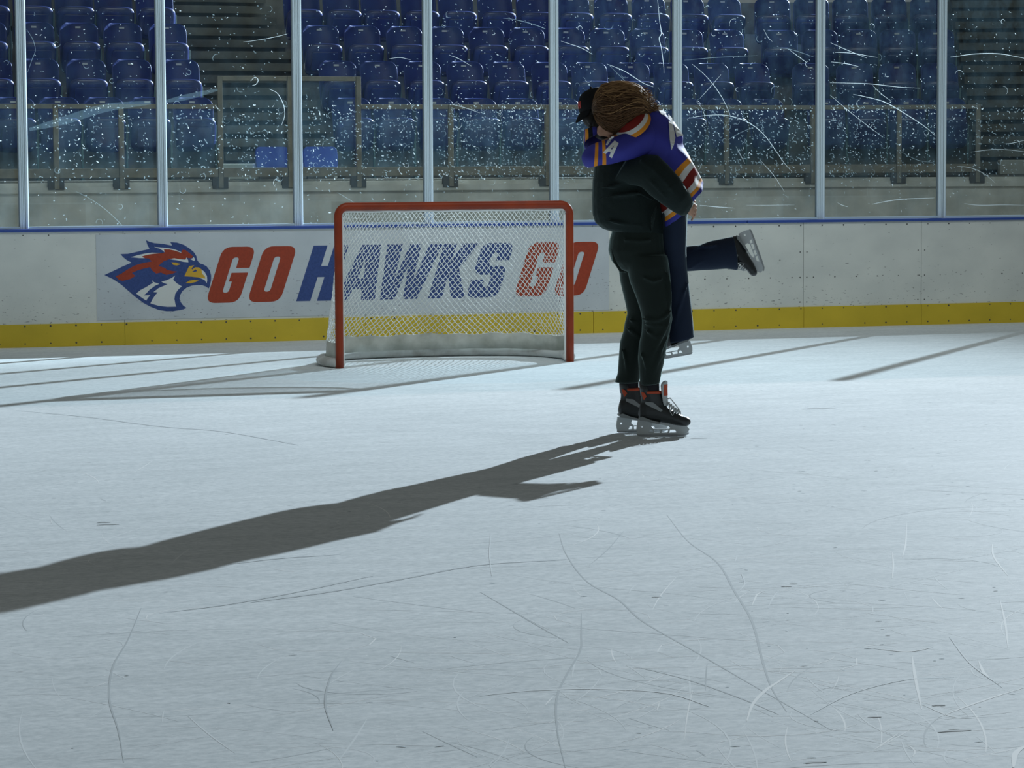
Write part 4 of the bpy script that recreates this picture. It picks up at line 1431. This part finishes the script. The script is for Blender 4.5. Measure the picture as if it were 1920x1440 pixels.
hand(bm, fp(1284, 386, -.27), (fp(1294, 376, -.24), fp(1292, 396, -.25)),
     [(fp(1298, 376, -.19), fp(1297, 378, -.15)), (fp(1298, 383, -.18), fp(1297, 385, -.14)), (fp(1297, 390, -.18), fp(1296, 392, -.145)), (fp(1295, 397, -.19), fp(1294, 399, -.16))],
     [fp(1285, 379, -.25), fp(1290, 372, -.22), fp(1294, 368, -.2), fp(1296, 367, -.17)])
build('body', bm, M['skin'], man, True, remesh(0.0055, 2))
# dark hair at the nape, below the cap
bm = bmesh.new()
ell_m = Matrix.Translation(mh_c - mh_face * 0.03 - mh_up * 0.03) @ Matrix((mh_up.cross(mh_face) * 0.082, mh_up * 0.085, mh_face * 0.078)).transposed().to_4x4()
bmesh.ops.create_uvsphere(bm, u_segments=24, v_segments=14, radius=1, matrix=ell_m)
limb(bm, [fp(1104, 215, -.15), fp(1112, 226, -.12), fp(1124, 232, -.11)], [.03, .034, .02])
ball(bm, fp(1128, 243, -.09), .055, .06, .07)  # unseen lump added to close a light leak in the cast shadow
build('hair', bm, M['hair_dark'], man, True, remesh(0.006, 2))
# cap, worn backwards: crown, button, brim over the nape, red emblem above the brim
capE = empty('cap', (0, 0, 0), 0, man)
side_m = mh_up.cross(mh_face).normalized()
bm = bmesh.new()
cc = mh_c + mh_up * 0.012
NR, NS = 9, 28
rings = []
for j in range(NR):
    t = j / (NR - 1) * math.pi / 2 * 0.98
    r = math.cos(t); h = math.sin(t)
    rings.append((cc + mh_up * (h * 0.112 + 0.0), mh_face * (0.109 * r ** 0.75 + 0.001), side_m * (0.093 * r ** 0.75 + 0.001)))
loft(bm, rings, NS, dome=0.1)
build('cap_crown', bm, M['cap'], capE, True)
bm = bmesh.new()
ball(bm, cc + mh_up * 0.116, .008, .008, .008, 10)
build('cap_button', bm, M['cap'], capE, True)
bm = bmesh.new()
bb = -mh_face
drop = -mh_up * 0.78
top, bot = [], []
prevc = None
nb = 14
for i in range(nb + 1):
    u = -1 + 2 * i / nb
    ang = u * 1.0
    base_p = cc + bb * (0.104 * math.cos(ang)) + side_m * (0.090 * math.sin(ang)) + mh_up * 0.006
    ext = 0.075 * (1 - abs(u) ** 3 * 0.75)
    tip = base_p + (bb * 0.72 + drop).normalized() * ext - mh_up * 0.012 * (u * u)
    mid = base_p.lerp(tip, 0.5) + bb * 0.004
    cur = [bm.verts.new(v) for v in (base_p, mid, tip)]
    if prevc:
        for k in range(2): bm.faces.new((prevc[k], cur[k], cur[k + 1], prevc[k + 1]))
    prevc = cur
fix_normals(bm)
build('cap_brim', bm, M['cap'], capE, True, (('SOLIDIFY', dict(thickness=0.006)), ('SUBSURF', dict(levels=1, render_levels=1))))
bm = bmesh.new()
for (sd, u0_, u1_) in ((0.012, 0.022, 0.062), (0.034, 0.022, 0.062), (0.023, 0.036, 0.048)):
    pts_ = []
    for k in range(4):
        u_ = u0_ + (u1_ - u0_) * k / 3
        r_ = math.sqrt(max(0, 1 - (u_ / 0.112) ** 2)) ** 0.75
        a_ = sd / 0.1
        pts_.append(cc + mh_up * u_ - mh_face * (0.111 * r_ * math.cos(a_)) - side_m * (-0.095 * r_ * math.sin(a_)) * (1 if side_m.dot(TOW) > 0 else -1))
    tube(bm, pts_, 0.0045, 6)
build('cap_emblem', bm, M['cap_logo'], capE, True)

# ------------- person being lifted: jersey, jeans, long brown hair
WB = fp(1270, 420, -.1, Vector((0, 0, 0))); WB.z = 0
lady = empty('person', FEET)
tag(lady, 'person with brown hair in blue hockey jersey and jeans, lifted with one leg kicked back', 'person')

jl = [RG(1238, 380, 1291, 385, -.10, .16), RG(1240, 415, 1289, 412, -.10, .155), RG(1240, 442, 1288, 442, -.10, .135), RG(1240, 469, 1287, 469, -.10, .11), RG(1241, 500, 1288, 500, -.11, .095), RG(1244, 535, 1292, 535, -.115, .088), RG(1247, 577, 1297, 577, -.12, .085), RG(1250, 610, 1300, 608, -.12, .085), RG(1253, 644, 1302, 632, -.12, .085)]
jk1 = [RG(1240, 395, 1290, 395, -.2, .12), RG(1238, 440, 1284, 440, -.24, .10), RG(1240, 470, 1286, 470, -.26, .095), RG(1246, 490, 1284, 505, -.26, .09)]
jk2 = [RG(1252, 463, 1254, 508, -.26, .085), RG(1288, 461, 1290, 509, -.26, .085), RG(1313, 459, 1316, 507, -.255, .082), RG(1330, 452, 1338, 506, -.25, .080), RG(1355, 447, 1362, 504, -.25, .080), RG(1375, 443, 1384, 507.5, -.25, .080)]
bm = bmesh.new()
for rg in (jl, jk1, jk2): loft(bm, rg, 24, dome=0.1)
ridge(bm, [(1292, 505, -.20), (1310, 492, -.18), (1330, 484, -.175)], .008)
ridge(bm, [(1296, 468, -.20), (1312, 462, -.19), (1330, 462, -.18), (1345, 458, -.18)], .007)
ridge(bm, [(1290, 530, -.05), (1284, 545, -.035), (1272, 580, -.035), (1266, 610, -.04)], .009)
build('jeans', bm, M['jeans'], lady, True, remesh(0.0075, 3))


def stripes(r0_, r1_, fr, col, first=0):
    """split the span between two rings at fractions fr; returns rings and material numbers."""
    rs = [tuple(a.lerp(b, f) for a, b in zip(r0_, r1_)) for f in fr]
    return rs, col


JM = [M['jersey'], M['jersey_orange'], M['jersey_white'], M['jersey_red'], M['jersey_black']]
tor = [RG(1172, 250, 1222, 203, -.04, .10), RG(1160, 286, 1243, 209, -.07, .17), RG(1172, 305, 1264, 228, -.08, .205), RG(1187, 316, 1283, 255, -.08, .20), RG(1200, 326, 1277, 267, -.085, .19), RG(1214, 337, 1284, 278, -.09, .185)]
s0 = RG(1232, 358, 1292.5, 291, -.09, .18); s1 = RG(1243, 424, 1320, 346, -.09, .19); s1 = (s1[0], s1[1], s1[2] - UZ * 0.034)
fr = [0, .14, .30, .62, .76, .86, 1.0]
srs = [tuple(a.lerp(b, f) for a, b in zip(s0, s1)) for f in fr]
rings = tor + srs
mi = [0] * len(tor) + [1, 2, 3, 2, 1, 0]
bm = bmesh.new()
loft(bm, rings, 36, mats=mi + [0], caps=False)
# folds: pull the rings in and out a little
for v in bm.verts:
    c = v.co
    v.co += TOW * (0.014 * math.sin(c.z * 38 + c.x * 25) + 0.007 * math.sin(c.x * 75 - c.z * 20)) + RH * (0.005 * math.sin(c.z * 30 + c.y * 40))
jersey_bvh = BVHTree.FromBMesh(bm)
jer = build('jersey', bm, JM, lady, True, (('SOLIDIFY', dict(thickness=0.006, offset=-1)), ('SUBSURF', dict(levels=2, render_levels=2)),))
# near sleeve: shoulder to the elbow hooked over the other's shoulder, number on the upper arm, stripes at the elbow
sl = [RG(1240, 232, 1236, 292, -.02, .10), RG(1215, 226, 1222, 290, .05, .105), RG(1188, 240, 1196, 297, .09, .10), RG(1160, 254, 1170, 303, .115, .095), RG(1141, 260, 1146, 307, .12, .09), RG(1133, 263, 1135.5, 309, .12, .088), RG(1129, 265, 1130, 310, .118, .086), RG(1121, 268, 1119, 313, .11, .08), RG(1117, 269, 1114, 314, .105, .078), RG(1106, 272, 1102, 315, .09, .07), RG(1097, 277, 1094, 309, .07, .05)]
bm = bmesh.new()
loft(bm, sl, 24, mats=[0, 0, 0, 0, 0, 1, 0, 1, 0, 0], dome=0.5)
for v in bm.verts:
    c = v.co
    v.co += UZ * (0.005 * math.sin(c.x * 45)) + TOW * (0.008 * math.sin(c.z * 60 + c.x * 30))
sleeve_bvh = BVHTree.FromBMesh(bm)
build('sleeve', bm, JM, jer, True, (('SUBSURF', dict(levels=2, render_levels=2)),))
# far sleeve: wrapped round behind the other's neck, its striped cuff coming into view on the left
s2 = [RG(1205, 214, 1212, 275, -.24, .10), RG(1162, 219, 1166, 282, -.28, .10), RG(1125, 240, 1128, 285, -.27, .08), RG(1104, 243, 1104, 284, -.18, .075), RG(1095, 243, 1094, 280, -.10, .07), RG(1096, 243, 1096, 266, -.03, .055), RG(1102, 240, 1103, 260, .00, .045), RG(1110, 238, 1112, 256, .015, .04), RG(1118, 236, 1121, 252, .02, .032)]  # first rings raised out of view to keep light from leaking through
bm = bmesh.new()
loft(bm, s2, 22, mats=[0, 0, 0, 0, 0, 1, 4, 0], dome=0.3)
build('sleeve', bm, JM, jer, True, (('SUBSURF', dict(levels=2, render_levels=2)),))
# collar: red band with white and orange edge
def CR_(dx, dy, f, lip):
    a_ = fp(1158 + dx, 256 + dy, .03); b_ = fp(1215 + dx, 214 + dy, .03)
    drop = RH * 0.036 - UZ * 0.048
    return ((a_ + b_) / 2, (b_ - a_) / 2 * f, (TOW * lip + drop * f))


cl = [CR_(1, 1, 1.02, .150), CR_(0, 0, 1.0, .152), CR_(-3, -4, .97, .148), CR_(-6, -9, .93, .142), CR_(-14, -20, .75, .11)]
bm = bmesh.new()
loft(bm, cl, 40, mats=[1, 1, 2, 3], caps=False)
build('collar', bm, JM, jer, True, (('SOLIDIFY', dict(thickness=0.005)), ('SUBSURF', dict(levels=1, render_levels=2))))


def stick(pts, bvh, wfall, off=0.003):
    """lay photo-outline points on the cloth by looking along the view direction."""
    out = []
    for px, py in pts:
        a = fp(px, py, 1.0); b = fp(px, py, -1.0)
        hit = bvh.ray_cast(a, (b - a).normalized())
        p = hit[0] if hit[0] is not None else fp(px, py, wfall)
        out.append(p + TOW * off)
    return out


def patch(name, loops, bvh, wfall, ma, parent, sub=6):
    bm = bmesh.new()
    for group_ in loops:
        dl = []
        for lp in group_:
            dense = []
            for a, b in zip(lp, lp[1:] + lp[:1]):
                for k in range(3): dense.append((a[0] + (b[0] - a[0]) * k / 3, a[1] + (b[1] - a[1]) * k / 3))
            dl.append(dense)
        tri = tessellate_polygon([[Vector((p[0], p[1], 0)) for p in dense] for dense in dl])
        P3 = stick([p for dense in dl for p in dense], bvh, wfall)
        vs_ = [bm.verts.new(p) for p in P3]
        for t in tri:
            try: bm.faces.new([vs_[i] for i in t])
            except ValueError: pass
    fix_normals(bm)
    return build(name, bm, ma, parent, False, (('SOLIDIFY', dict(thickness=0.003, offset=0)),))


# sleeve number, tilted with the arm (reads like an A / 4)
def glyph(pts, c, up, rt):
    return [(c[0] + p[0] * rt[0] + p[1] * up[0], c[1] + p[0] * rt[1] + p[1] * up[1]) for p in pts]


A_OUT = [(-1, -1), (-.38, -1), (-.24, -.5), (.24, -.5), (.38, -1), (1, -1), (.45, 1), (-.45, 1)]
A_IN = [(-.13, -.12), (0, .5), (.13, -.12)]
gc, gu, gr = (1147.5, 278.5), (8.6, -12.5), (8.2, 5.4)
patch('sleeve_number', [[glyph(A_OUT, gc, gu, gr), glyph(A_IN, gc, gu, gr)], [[(1140, 263), (1147, 256), (1151, 256), (1139, 272), (1136, 271)]]], sleeve_bvh, .21, M['jersey_white'], jer)
# back number seen at a glancing angle
patch('back_number', [[[(1253, 214), (1260, 222), (1266, 258), (1264, 270), (1259, 281), (1256, 262)]],
                      [[(1262, 226), (1281, 254), (1269, 257)]],
                      [[(1229, 199), (1233, 198), (1249, 212), (1246, 216), (1240, 214)]]], jersey_bvh, -.05, M['jersey_white'], jer)

# body: head, neck, arms, hands, torso and legs in one surface
bm = bmesh.new()
loft(bm, shrink(jl[:-1], .66), 18); loft(bm, shrink(jk1, .74), 18); loft(bm, shrink(jk2[:-2], .66), 18)
loft(bm, shrink(tor + [s0, s1], .72), 18); loft(bm, shrink(sl[:-1], .55), 14); loft(bm, shrink(s2[:-1], .55), 14)
loft(bm, [RG(1262, 600, 1292, 598, -.12, .045), RG(1267, 628, 1287, 627, -.116, .024)], 14)
loft(bm, [RG(1345, 460, 1350, 492, -.25, .040), RG(1372, 462, 1376, 484, -.25, .024)], 14)
loft(bm, [RG(1168, 256, 1216, 214, -.02, .08), RG(1160, 242, 1200, 208, .0, .058), RG(1150, 228, 1184, 202, .01, .058)], 16)
lh_up = (RH * -0.25 + UZ * 0.90 + TOW * 0.30).normalized()
lh_face = (RH * -0.80 - UZ * 0.45 + TOW * -0.25); lh_face = (lh_face - lh_up * lh_face.dot(lh_up)).normalized()
lh_c = fp(1160, 203, .03)
head(bm, lh_c, lh_up, lh_face, 0.95)
hand(bm, fp(1122, 245, .03), (fp(1132, 238, .05), fp(1131, 253, .055)),
     [(fp(1140, 238, .075), fp(1148, 240, .08)), (fp(1141, 243, .08), fp(1150, 246, .085)), (fp(1141, 249, .08), fp(1149, 252, .085)), (fp(1139, 254, .075), fp(1145, 259, .08))],
     [fp(1124, 241, .04), fp(1128, 235, .06), fp(1134, 232, .075), fp(1139, 231, .08)])
hand(bm, fp(1108, 294, .02), (fp(1110, 284, -.02), fp(1116, 294, -.03)),
     [(fp(1113, 280, -.05), fp(1118, 278, -.07)), (fp(1116, 283, -.055), fp(1121, 281, -.075)), (fp(1119, 287, -.055), fp(1124, 286, -.075)), (fp(1121, 292, -.05), fp(1125, 292, -.065))],
     [fp(1109, 290, .0), fp(1109, 284, -.02), fp(1111, 280, -.03), fp(1114, 277, -.04)])
build('body', bm, M['skin'], lady, True, remesh(0.0055, 2))

# hair: a full mass over the head, with locks lying over it and blowing out to the right
hs = [RG(1111, 192, 1112, 214, .03, .05), RG(1117, 176, 1119, 228, .04, .095), RG(1128, 164, 1134, 242, .05, .125), RG(1146, 158, 1150, 249, .05, .142), RG(1165, 157, 1168, 240, .05, .145), RG(1184, 159, 1186, 229, .04, .132), RG(1200, 166, 1202, 221, .03, .11), RG(1212, 178, 1212, 216, .02, .08), RG(1222, 196, 1221, 213, .01, .04)]
bm = bmesh.new()
loft(bm, hs, 32, dome=0.3)
for v in bm.verts:
    c = v.co
    v.co += UZ * 0.004 * math.sin(c.x * 70 + c.y * 50) + TOW * 0.006 * math.sin(c.z * 80)
hairo = build('hair', bm, M['hair'], lady, True, (('SUBSURF', dict(levels=1, render_levels=2)),))


def hair_pt(t, phi, out):
    """point on the hair mass: t along it (0 crown .. 1 ends), phi round it, out = lift in m."""
    f = max(0.0, min(0.9999, t)) * (len(hs) - 1)
    i = int(f); g = f - i
    c = hs[i][0].lerp(hs[i + 1][0], g); a = hs[i][1].lerp(hs[i + 1][1], g); b = hs[i][2].lerp(hs[i + 1][2], g)
    d = a * math.cos(phi) + b * math.sin(phi)
    return c + d + d.normalized() * out


for nm, ma, cnt, lift, sd_ in (('hair_locks', 'hair', 650, 0.005, 5), ('brown_locks', 'hair_mid', 650, 0.006, 6), ('lit_golden_locks', 'hair_light', 420, 0.008, 9)):
    bm = bmesh.new()
    rr = random.Random(sd_)
    for k in range(cnt):
        phi = rr.uniform(0, 2 * math.pi) if sd_ < 9 else rr.gauss(math.pi * 1.02, 0.75)  # lighter locks gathered on top paint the lamp's highlight into the hair
        t0 = rr.uniform(0.0, 0.6) if sd_ < 9 else rr.uniform(0.05, 0.75)
        t1 = min(1.0, t0 + rr.uniform(0.25, 0.75))
        dphi = rr.gauss(0.0, 0.35)
        curl = rr.uniform(0.01, 0.07)
        ph0 = rr.uniform(0, 6.28)
        pts_ = []
        n = 12
        fly = rr.random() < 0.55 and t1 > 0.7 and math.cos(phi) < 0.35
        for i in range(n):
            u = i / (n - 1); t = t0 + (t1 - t0) * u
            lf = lift * (0.75 + 0.5 * math.sin(k * 1.7) ** 2) * (0.2 + 1.5 * math.sin(math.pi * min(1, u * 1.02)))
            pts_.append(hair_pt(t, phi + dphi * u + curl * math.sin(u * 6 + ph0), lf))
        if fly:
            d = (pts_[-1] - pts_[-3]).normalized()
            q = pts_[-1]
            up_ = math.cos(phi) < 0
            for i in range(5):
                d = (d + RH * rr.uniform(-0.05, 0.35) + UZ * rr.uniform(-0.2, 0.5 if up_ else 0.15)).normalized()
                q = q + d * rr.uniform(0.006, 0.013)
                pts_.append(q)
        mx = rr.uniform(0.0010, 0.0024) * (1.6 if rr.random() < 0.15 else 1)
        L_ = len(pts_) - 1
        rs_ = [mx * (0.25 + 0.75 * math.sin(math.pi * (0.12 + 0.80 * i / L_))) * (1 - 0.75 * (i / L_) ** 2) + 0.0005 for i in range(len(pts_))]
        tube(bm, pts_, rs_, 4)
    lo = build(nm, bm, M[ma], hairo, True)
    lo['kind'] = 'stuff'


# ------------- skates
def skate_parts(sc=1.0):
    """meshes in boot space: x to the toe, z up, blade edge at z = 0."""
    V = Vector
    out = {}
    bm = bmesh.new()
    foot = [(-.137, .118, .15, .018), (-.128, .098, .19, .031), (-.095, .092, .21, .037), (-.045, .087, .205, .038), (.015, .077, .178, .041), (.07, .066, .143, .045), (.115, .060, .122, .046), (.145, .060, .112, .040), (.160, .068, .100, .024)]
    loft(bm, [(V((x, 0, (a + b) / 2)), V((0, h, 0)), V((0, 0, (b - a) / 2))) for x, a, b, h in foot], 18, power=0.8)
    ank = [(.12, -.134, .02, .034), (.16, -.133, .03, .036), (.19, -.127, .022, .035), (.215, -.124, .010, .036), (.243, -.126, .000, .039), (.258, -.128, -.006, .040)]
    loft(bm, [(V(((a + b) / 2, 0, z)), V(((b - a) / 2, 0, 0)), V((0, h, 0))) for z, a, b, h in ank], 18, dome=0.05)
    out['boot'] = (bm, 'boot', remesh(0.0042, 3))
    bm = bmesh.new()
    for s in (-1, 1):     # side panels and toe cap trim standing just proud of the boot
        lp = [(-.10, .205), (-.055, .20), (.0, .155), (-.01, .145), (-.05, .165), (-.10, .19)]
        prism(bm, [lp], lambda a, b, d, s=s: V((a, s * (0.0365 + d), b)), 0.0035)
    lp = round_poly([(-.14, .108), (-.12, .118), (-.07, .098), (-.01, .082), (-.02, .072), (-.08, .088), (-.13, .094)], .006)
    prism(bm, [lp], lambda a, b, d: V((a, -0.042 + d * 84, b)), 0.001)
    fix_normals(bm)
    out['side_panel'] = (bm, 'boot_grey', ())
    bm = bmesh.new()
    loft(bm, [(V((-.064, 0, .250)), V((.064, 0, 0)), V((0, .0405, 0))), (V((-.065, 0, .262)), V((.066, 0, 0)), V((0, .0425, 0)))], 18)
    out['collar'] = (bm, 'boot_orange', ())
    bm = bmesh.new()
    loft(bm, [(V((-.068, 0, .25)), V((.050, 0, 0)), V((0, .034, 0))), (V((-.066, 0, .33)), V((.048, 0, 0)), V((0, .038, 0)))], 18)
    out['sock'] = (bm, 'sock', ())
    bm = bmesh.new()
    loft(bm, [(V((-.097, 0, .235)), V((.032, 0, 0)), V((0, .0385, 0))), (V((-.100, 0, .275)), V((.032, 0, 0)), V((0, .039, 0))), (V((-.108, 0, .318)), V((.026, 0, 0)), V((0, .034, 0)))], 18, dome=0.2)
    out['tendon_guard'] = (bm, 'boot', ())
    def shell(bm, half, b0, b1, off, th, na=10, nb_=10):
        g = {}
        for k in (0, 1):
            for i in range(na + 1):
                for j in range(nb_ + 1):
                    v = j / nb_; b = b0 + (b1 - b0) * v
                    w = half(v)
                    a = w * (-1 + 2 * i / na)
                    x = .020 + off + .016 * (1 - b / .145) + .012 * (b / .145) ** 3 - 20 * a * a - (th if k == 0 else 0)
                    g[k, i, j] = bm.verts.new((x, a, .178 + b))
        for i in range(na):
            for j in range(nb_):
                bm.faces.new((g[1, i, j], g[1, i + 1, j], g[1, i + 1, j + 1], g[1, i, j + 1]))
                bm.faces.new((g[0, i, j], g[0, i, j + 1], g[0, i + 1, j + 1], g[0, i + 1, j]))
        rim = [(i, 0) for i in range(na)] + [(na, j) for j in range(nb_)] + [(i, nb_) for i in range(na, 0, -1)] + [(0, j) for j in range(nb_, 0, -1)]
        for p_, q_ in zip(rim, rim[1:] + rim[:1]):
            bm.faces.new((g[1, p_[0], p_[1]], g[0, p_[0], p_[1]], g[0, q_[0], q_[1]], g[1, q_[0], q_[1]]))
        fix_normals(bm)
    bm = bmesh.new()
    shell(bm, lambda v: (.030 + .010 * v) * (1 - max(0, (v - .8) / .2) ** 2 * .45), 0, .145, 0, .014)
    out['tongue'] = (bm, 'lace', (('SUBSURF', dict(levels=1, render_levels=1)),))
    bm = bmesh.new()
    shell(bm, lambda v: .033, .06, .125, .0012, .002)
    out['tongue_patch'] = (bm, 'boot_orange', ())
    bm = bmesh.new()
    for s in (-1, 1):
        lp = [(-.125, .262), (-.105, .255), (-.092, .235), (-.108, .215), (-.118, .235)]
        prism(bm, [lp], lambda a, b, d, s=s: V((a, s * (.0385 + d), b)), .003)
    fix_normals(bm)
    out['ankle_patch'] = (bm, 'boot_orange', ())
    bm = bmesh.new()
    for i in range(8):
        t = i / 7
        x = .012 + .088 * t; z = .215 - .078 * t ** 0.85
        for s in (-1, 1):
            tube(bm, [(x - .010, s * .026, z - .010), (x, s * .014, z + .008), (x + .004, -s * .012, z + .010), (x + .004, -s * .026, z - .008)], 0.0030, 6)
    for s in (-1, 1):
        tube(bm, [(.022, 0, .215), (.045, s * .018, .222), (.075, s * .034, .185), (.10, s * .042, .150), (.098, s * .040, .138), (.072, s * .038, .150), (.045, s * .03, .185), (.022, 0, .212)], 0.0026, 6)
        tube(bm, [(.022, 0, .213), (.038, s * .028, .190), (.042, s * .046, .150), (.056, s * .048, .125), (.066, s * .047, .140)], 0.0026, 6)
    out['laces'] = (bm, 'lace', ())
    bm = bmesh.new()
    outer = [(-.143, .094), (-.151, .045), (-.148, .022), (-.140, .012), (.134, .012), (.150, .026), (.156, .042), (.142, .060), (.10, .062), (.055, .068), (.0, .078), (-.06, .088)]
    big = [(-.058, .076), (-.004, .068), (.036, .058), (.046, .047), (.038, .043), (-.050, .044), (-.064, .058)]
    wins = [[(-.080, .022), (-.072, .039), (-.056, .039), (-.056, .022)], [(-.047, .022), (-.047, .038), (-.010, .038), (-.014, .022)], [(-.004, .022), (.000, .038), (.034, .038), (.030, .022)], [(.040, .022), (.044, .038), (.072, .038), (.082, .022)],
            [(-.128, .050), (-.128, .062), (-.116, .062), (-.116, .050)]]
    prism(bm, [outer, big] + wins, lambda a, b, d: V((a, -.010 + d, b)), 0.020)
    fix_normals(bm)
    out['blade_holder'] = (bm, 'holder', ())
    bm = bmesh.new()
    pr = [(-.146, .016), (-.147, .008), (-.136, .001), (-.08, 0.0), (.08, 0.0), (.132, .002), (.152, .012), (.154, .022), (.14, .018)]
    prism(bm, [pr], lambda a, b, d: V((a, -.0018 + d, b)), 0.0036)
    fix_normals(bm)
    out['blade'] = (bm, 'blade', ())
    return out


def make_skate(parent, pos, ax_x, ax_z, sc, part_label):
    e = empty('ice_skate', (0, 0, 0), 0, parent)
    if part_label: e['label'] = part_label
    ax_x = ax_x.normalized(); ax_z = (ax_z - ax_x * ax_z.dot(ax_x)).normalized()
    ay = ax_z.cross(ax_x)
    mt_ = Matrix((ax_x * sc, ay * sc, ax_z * sc)).transposed().to_4x4()
    mt_.translation = pos
    for nm, (bm, ma, mods) in skate_parts().items():
        bm.transform(mt_)
        build(nm, bm, M[ma], e, nm in ('boot', 'laces', 'collar', 'sock', 'tendon_guard'), mods)
    return e


make_skate(man, Vector((fp(1242, 818.5).x, fp(1242, 818.5).y, 0.0005)), RH * 0.999 + TOW * 0.02, UZ, 1.0, None)
q = Vector((fp(1203, 811, -.22).x, fp(1203, 811, -.22).y, 0.0005))
make_skate(man, q, RH * 0.98 - TOW * 0.12, UZ, 1.0, None)
sx = RH * 0.335 - UZ * 0.94
make_skate(lady, fp(1422, 467, -.25), sx, -(RH * 0.94 + UZ * 0.335), 0.86, 'black skate on the kicked-back foot')
make_skate(lady, fp(1259, 671, -.115), RH * -0.983 - UZ * 0.17, UZ * 0.98 - RH * 0.17, 0.86, None)
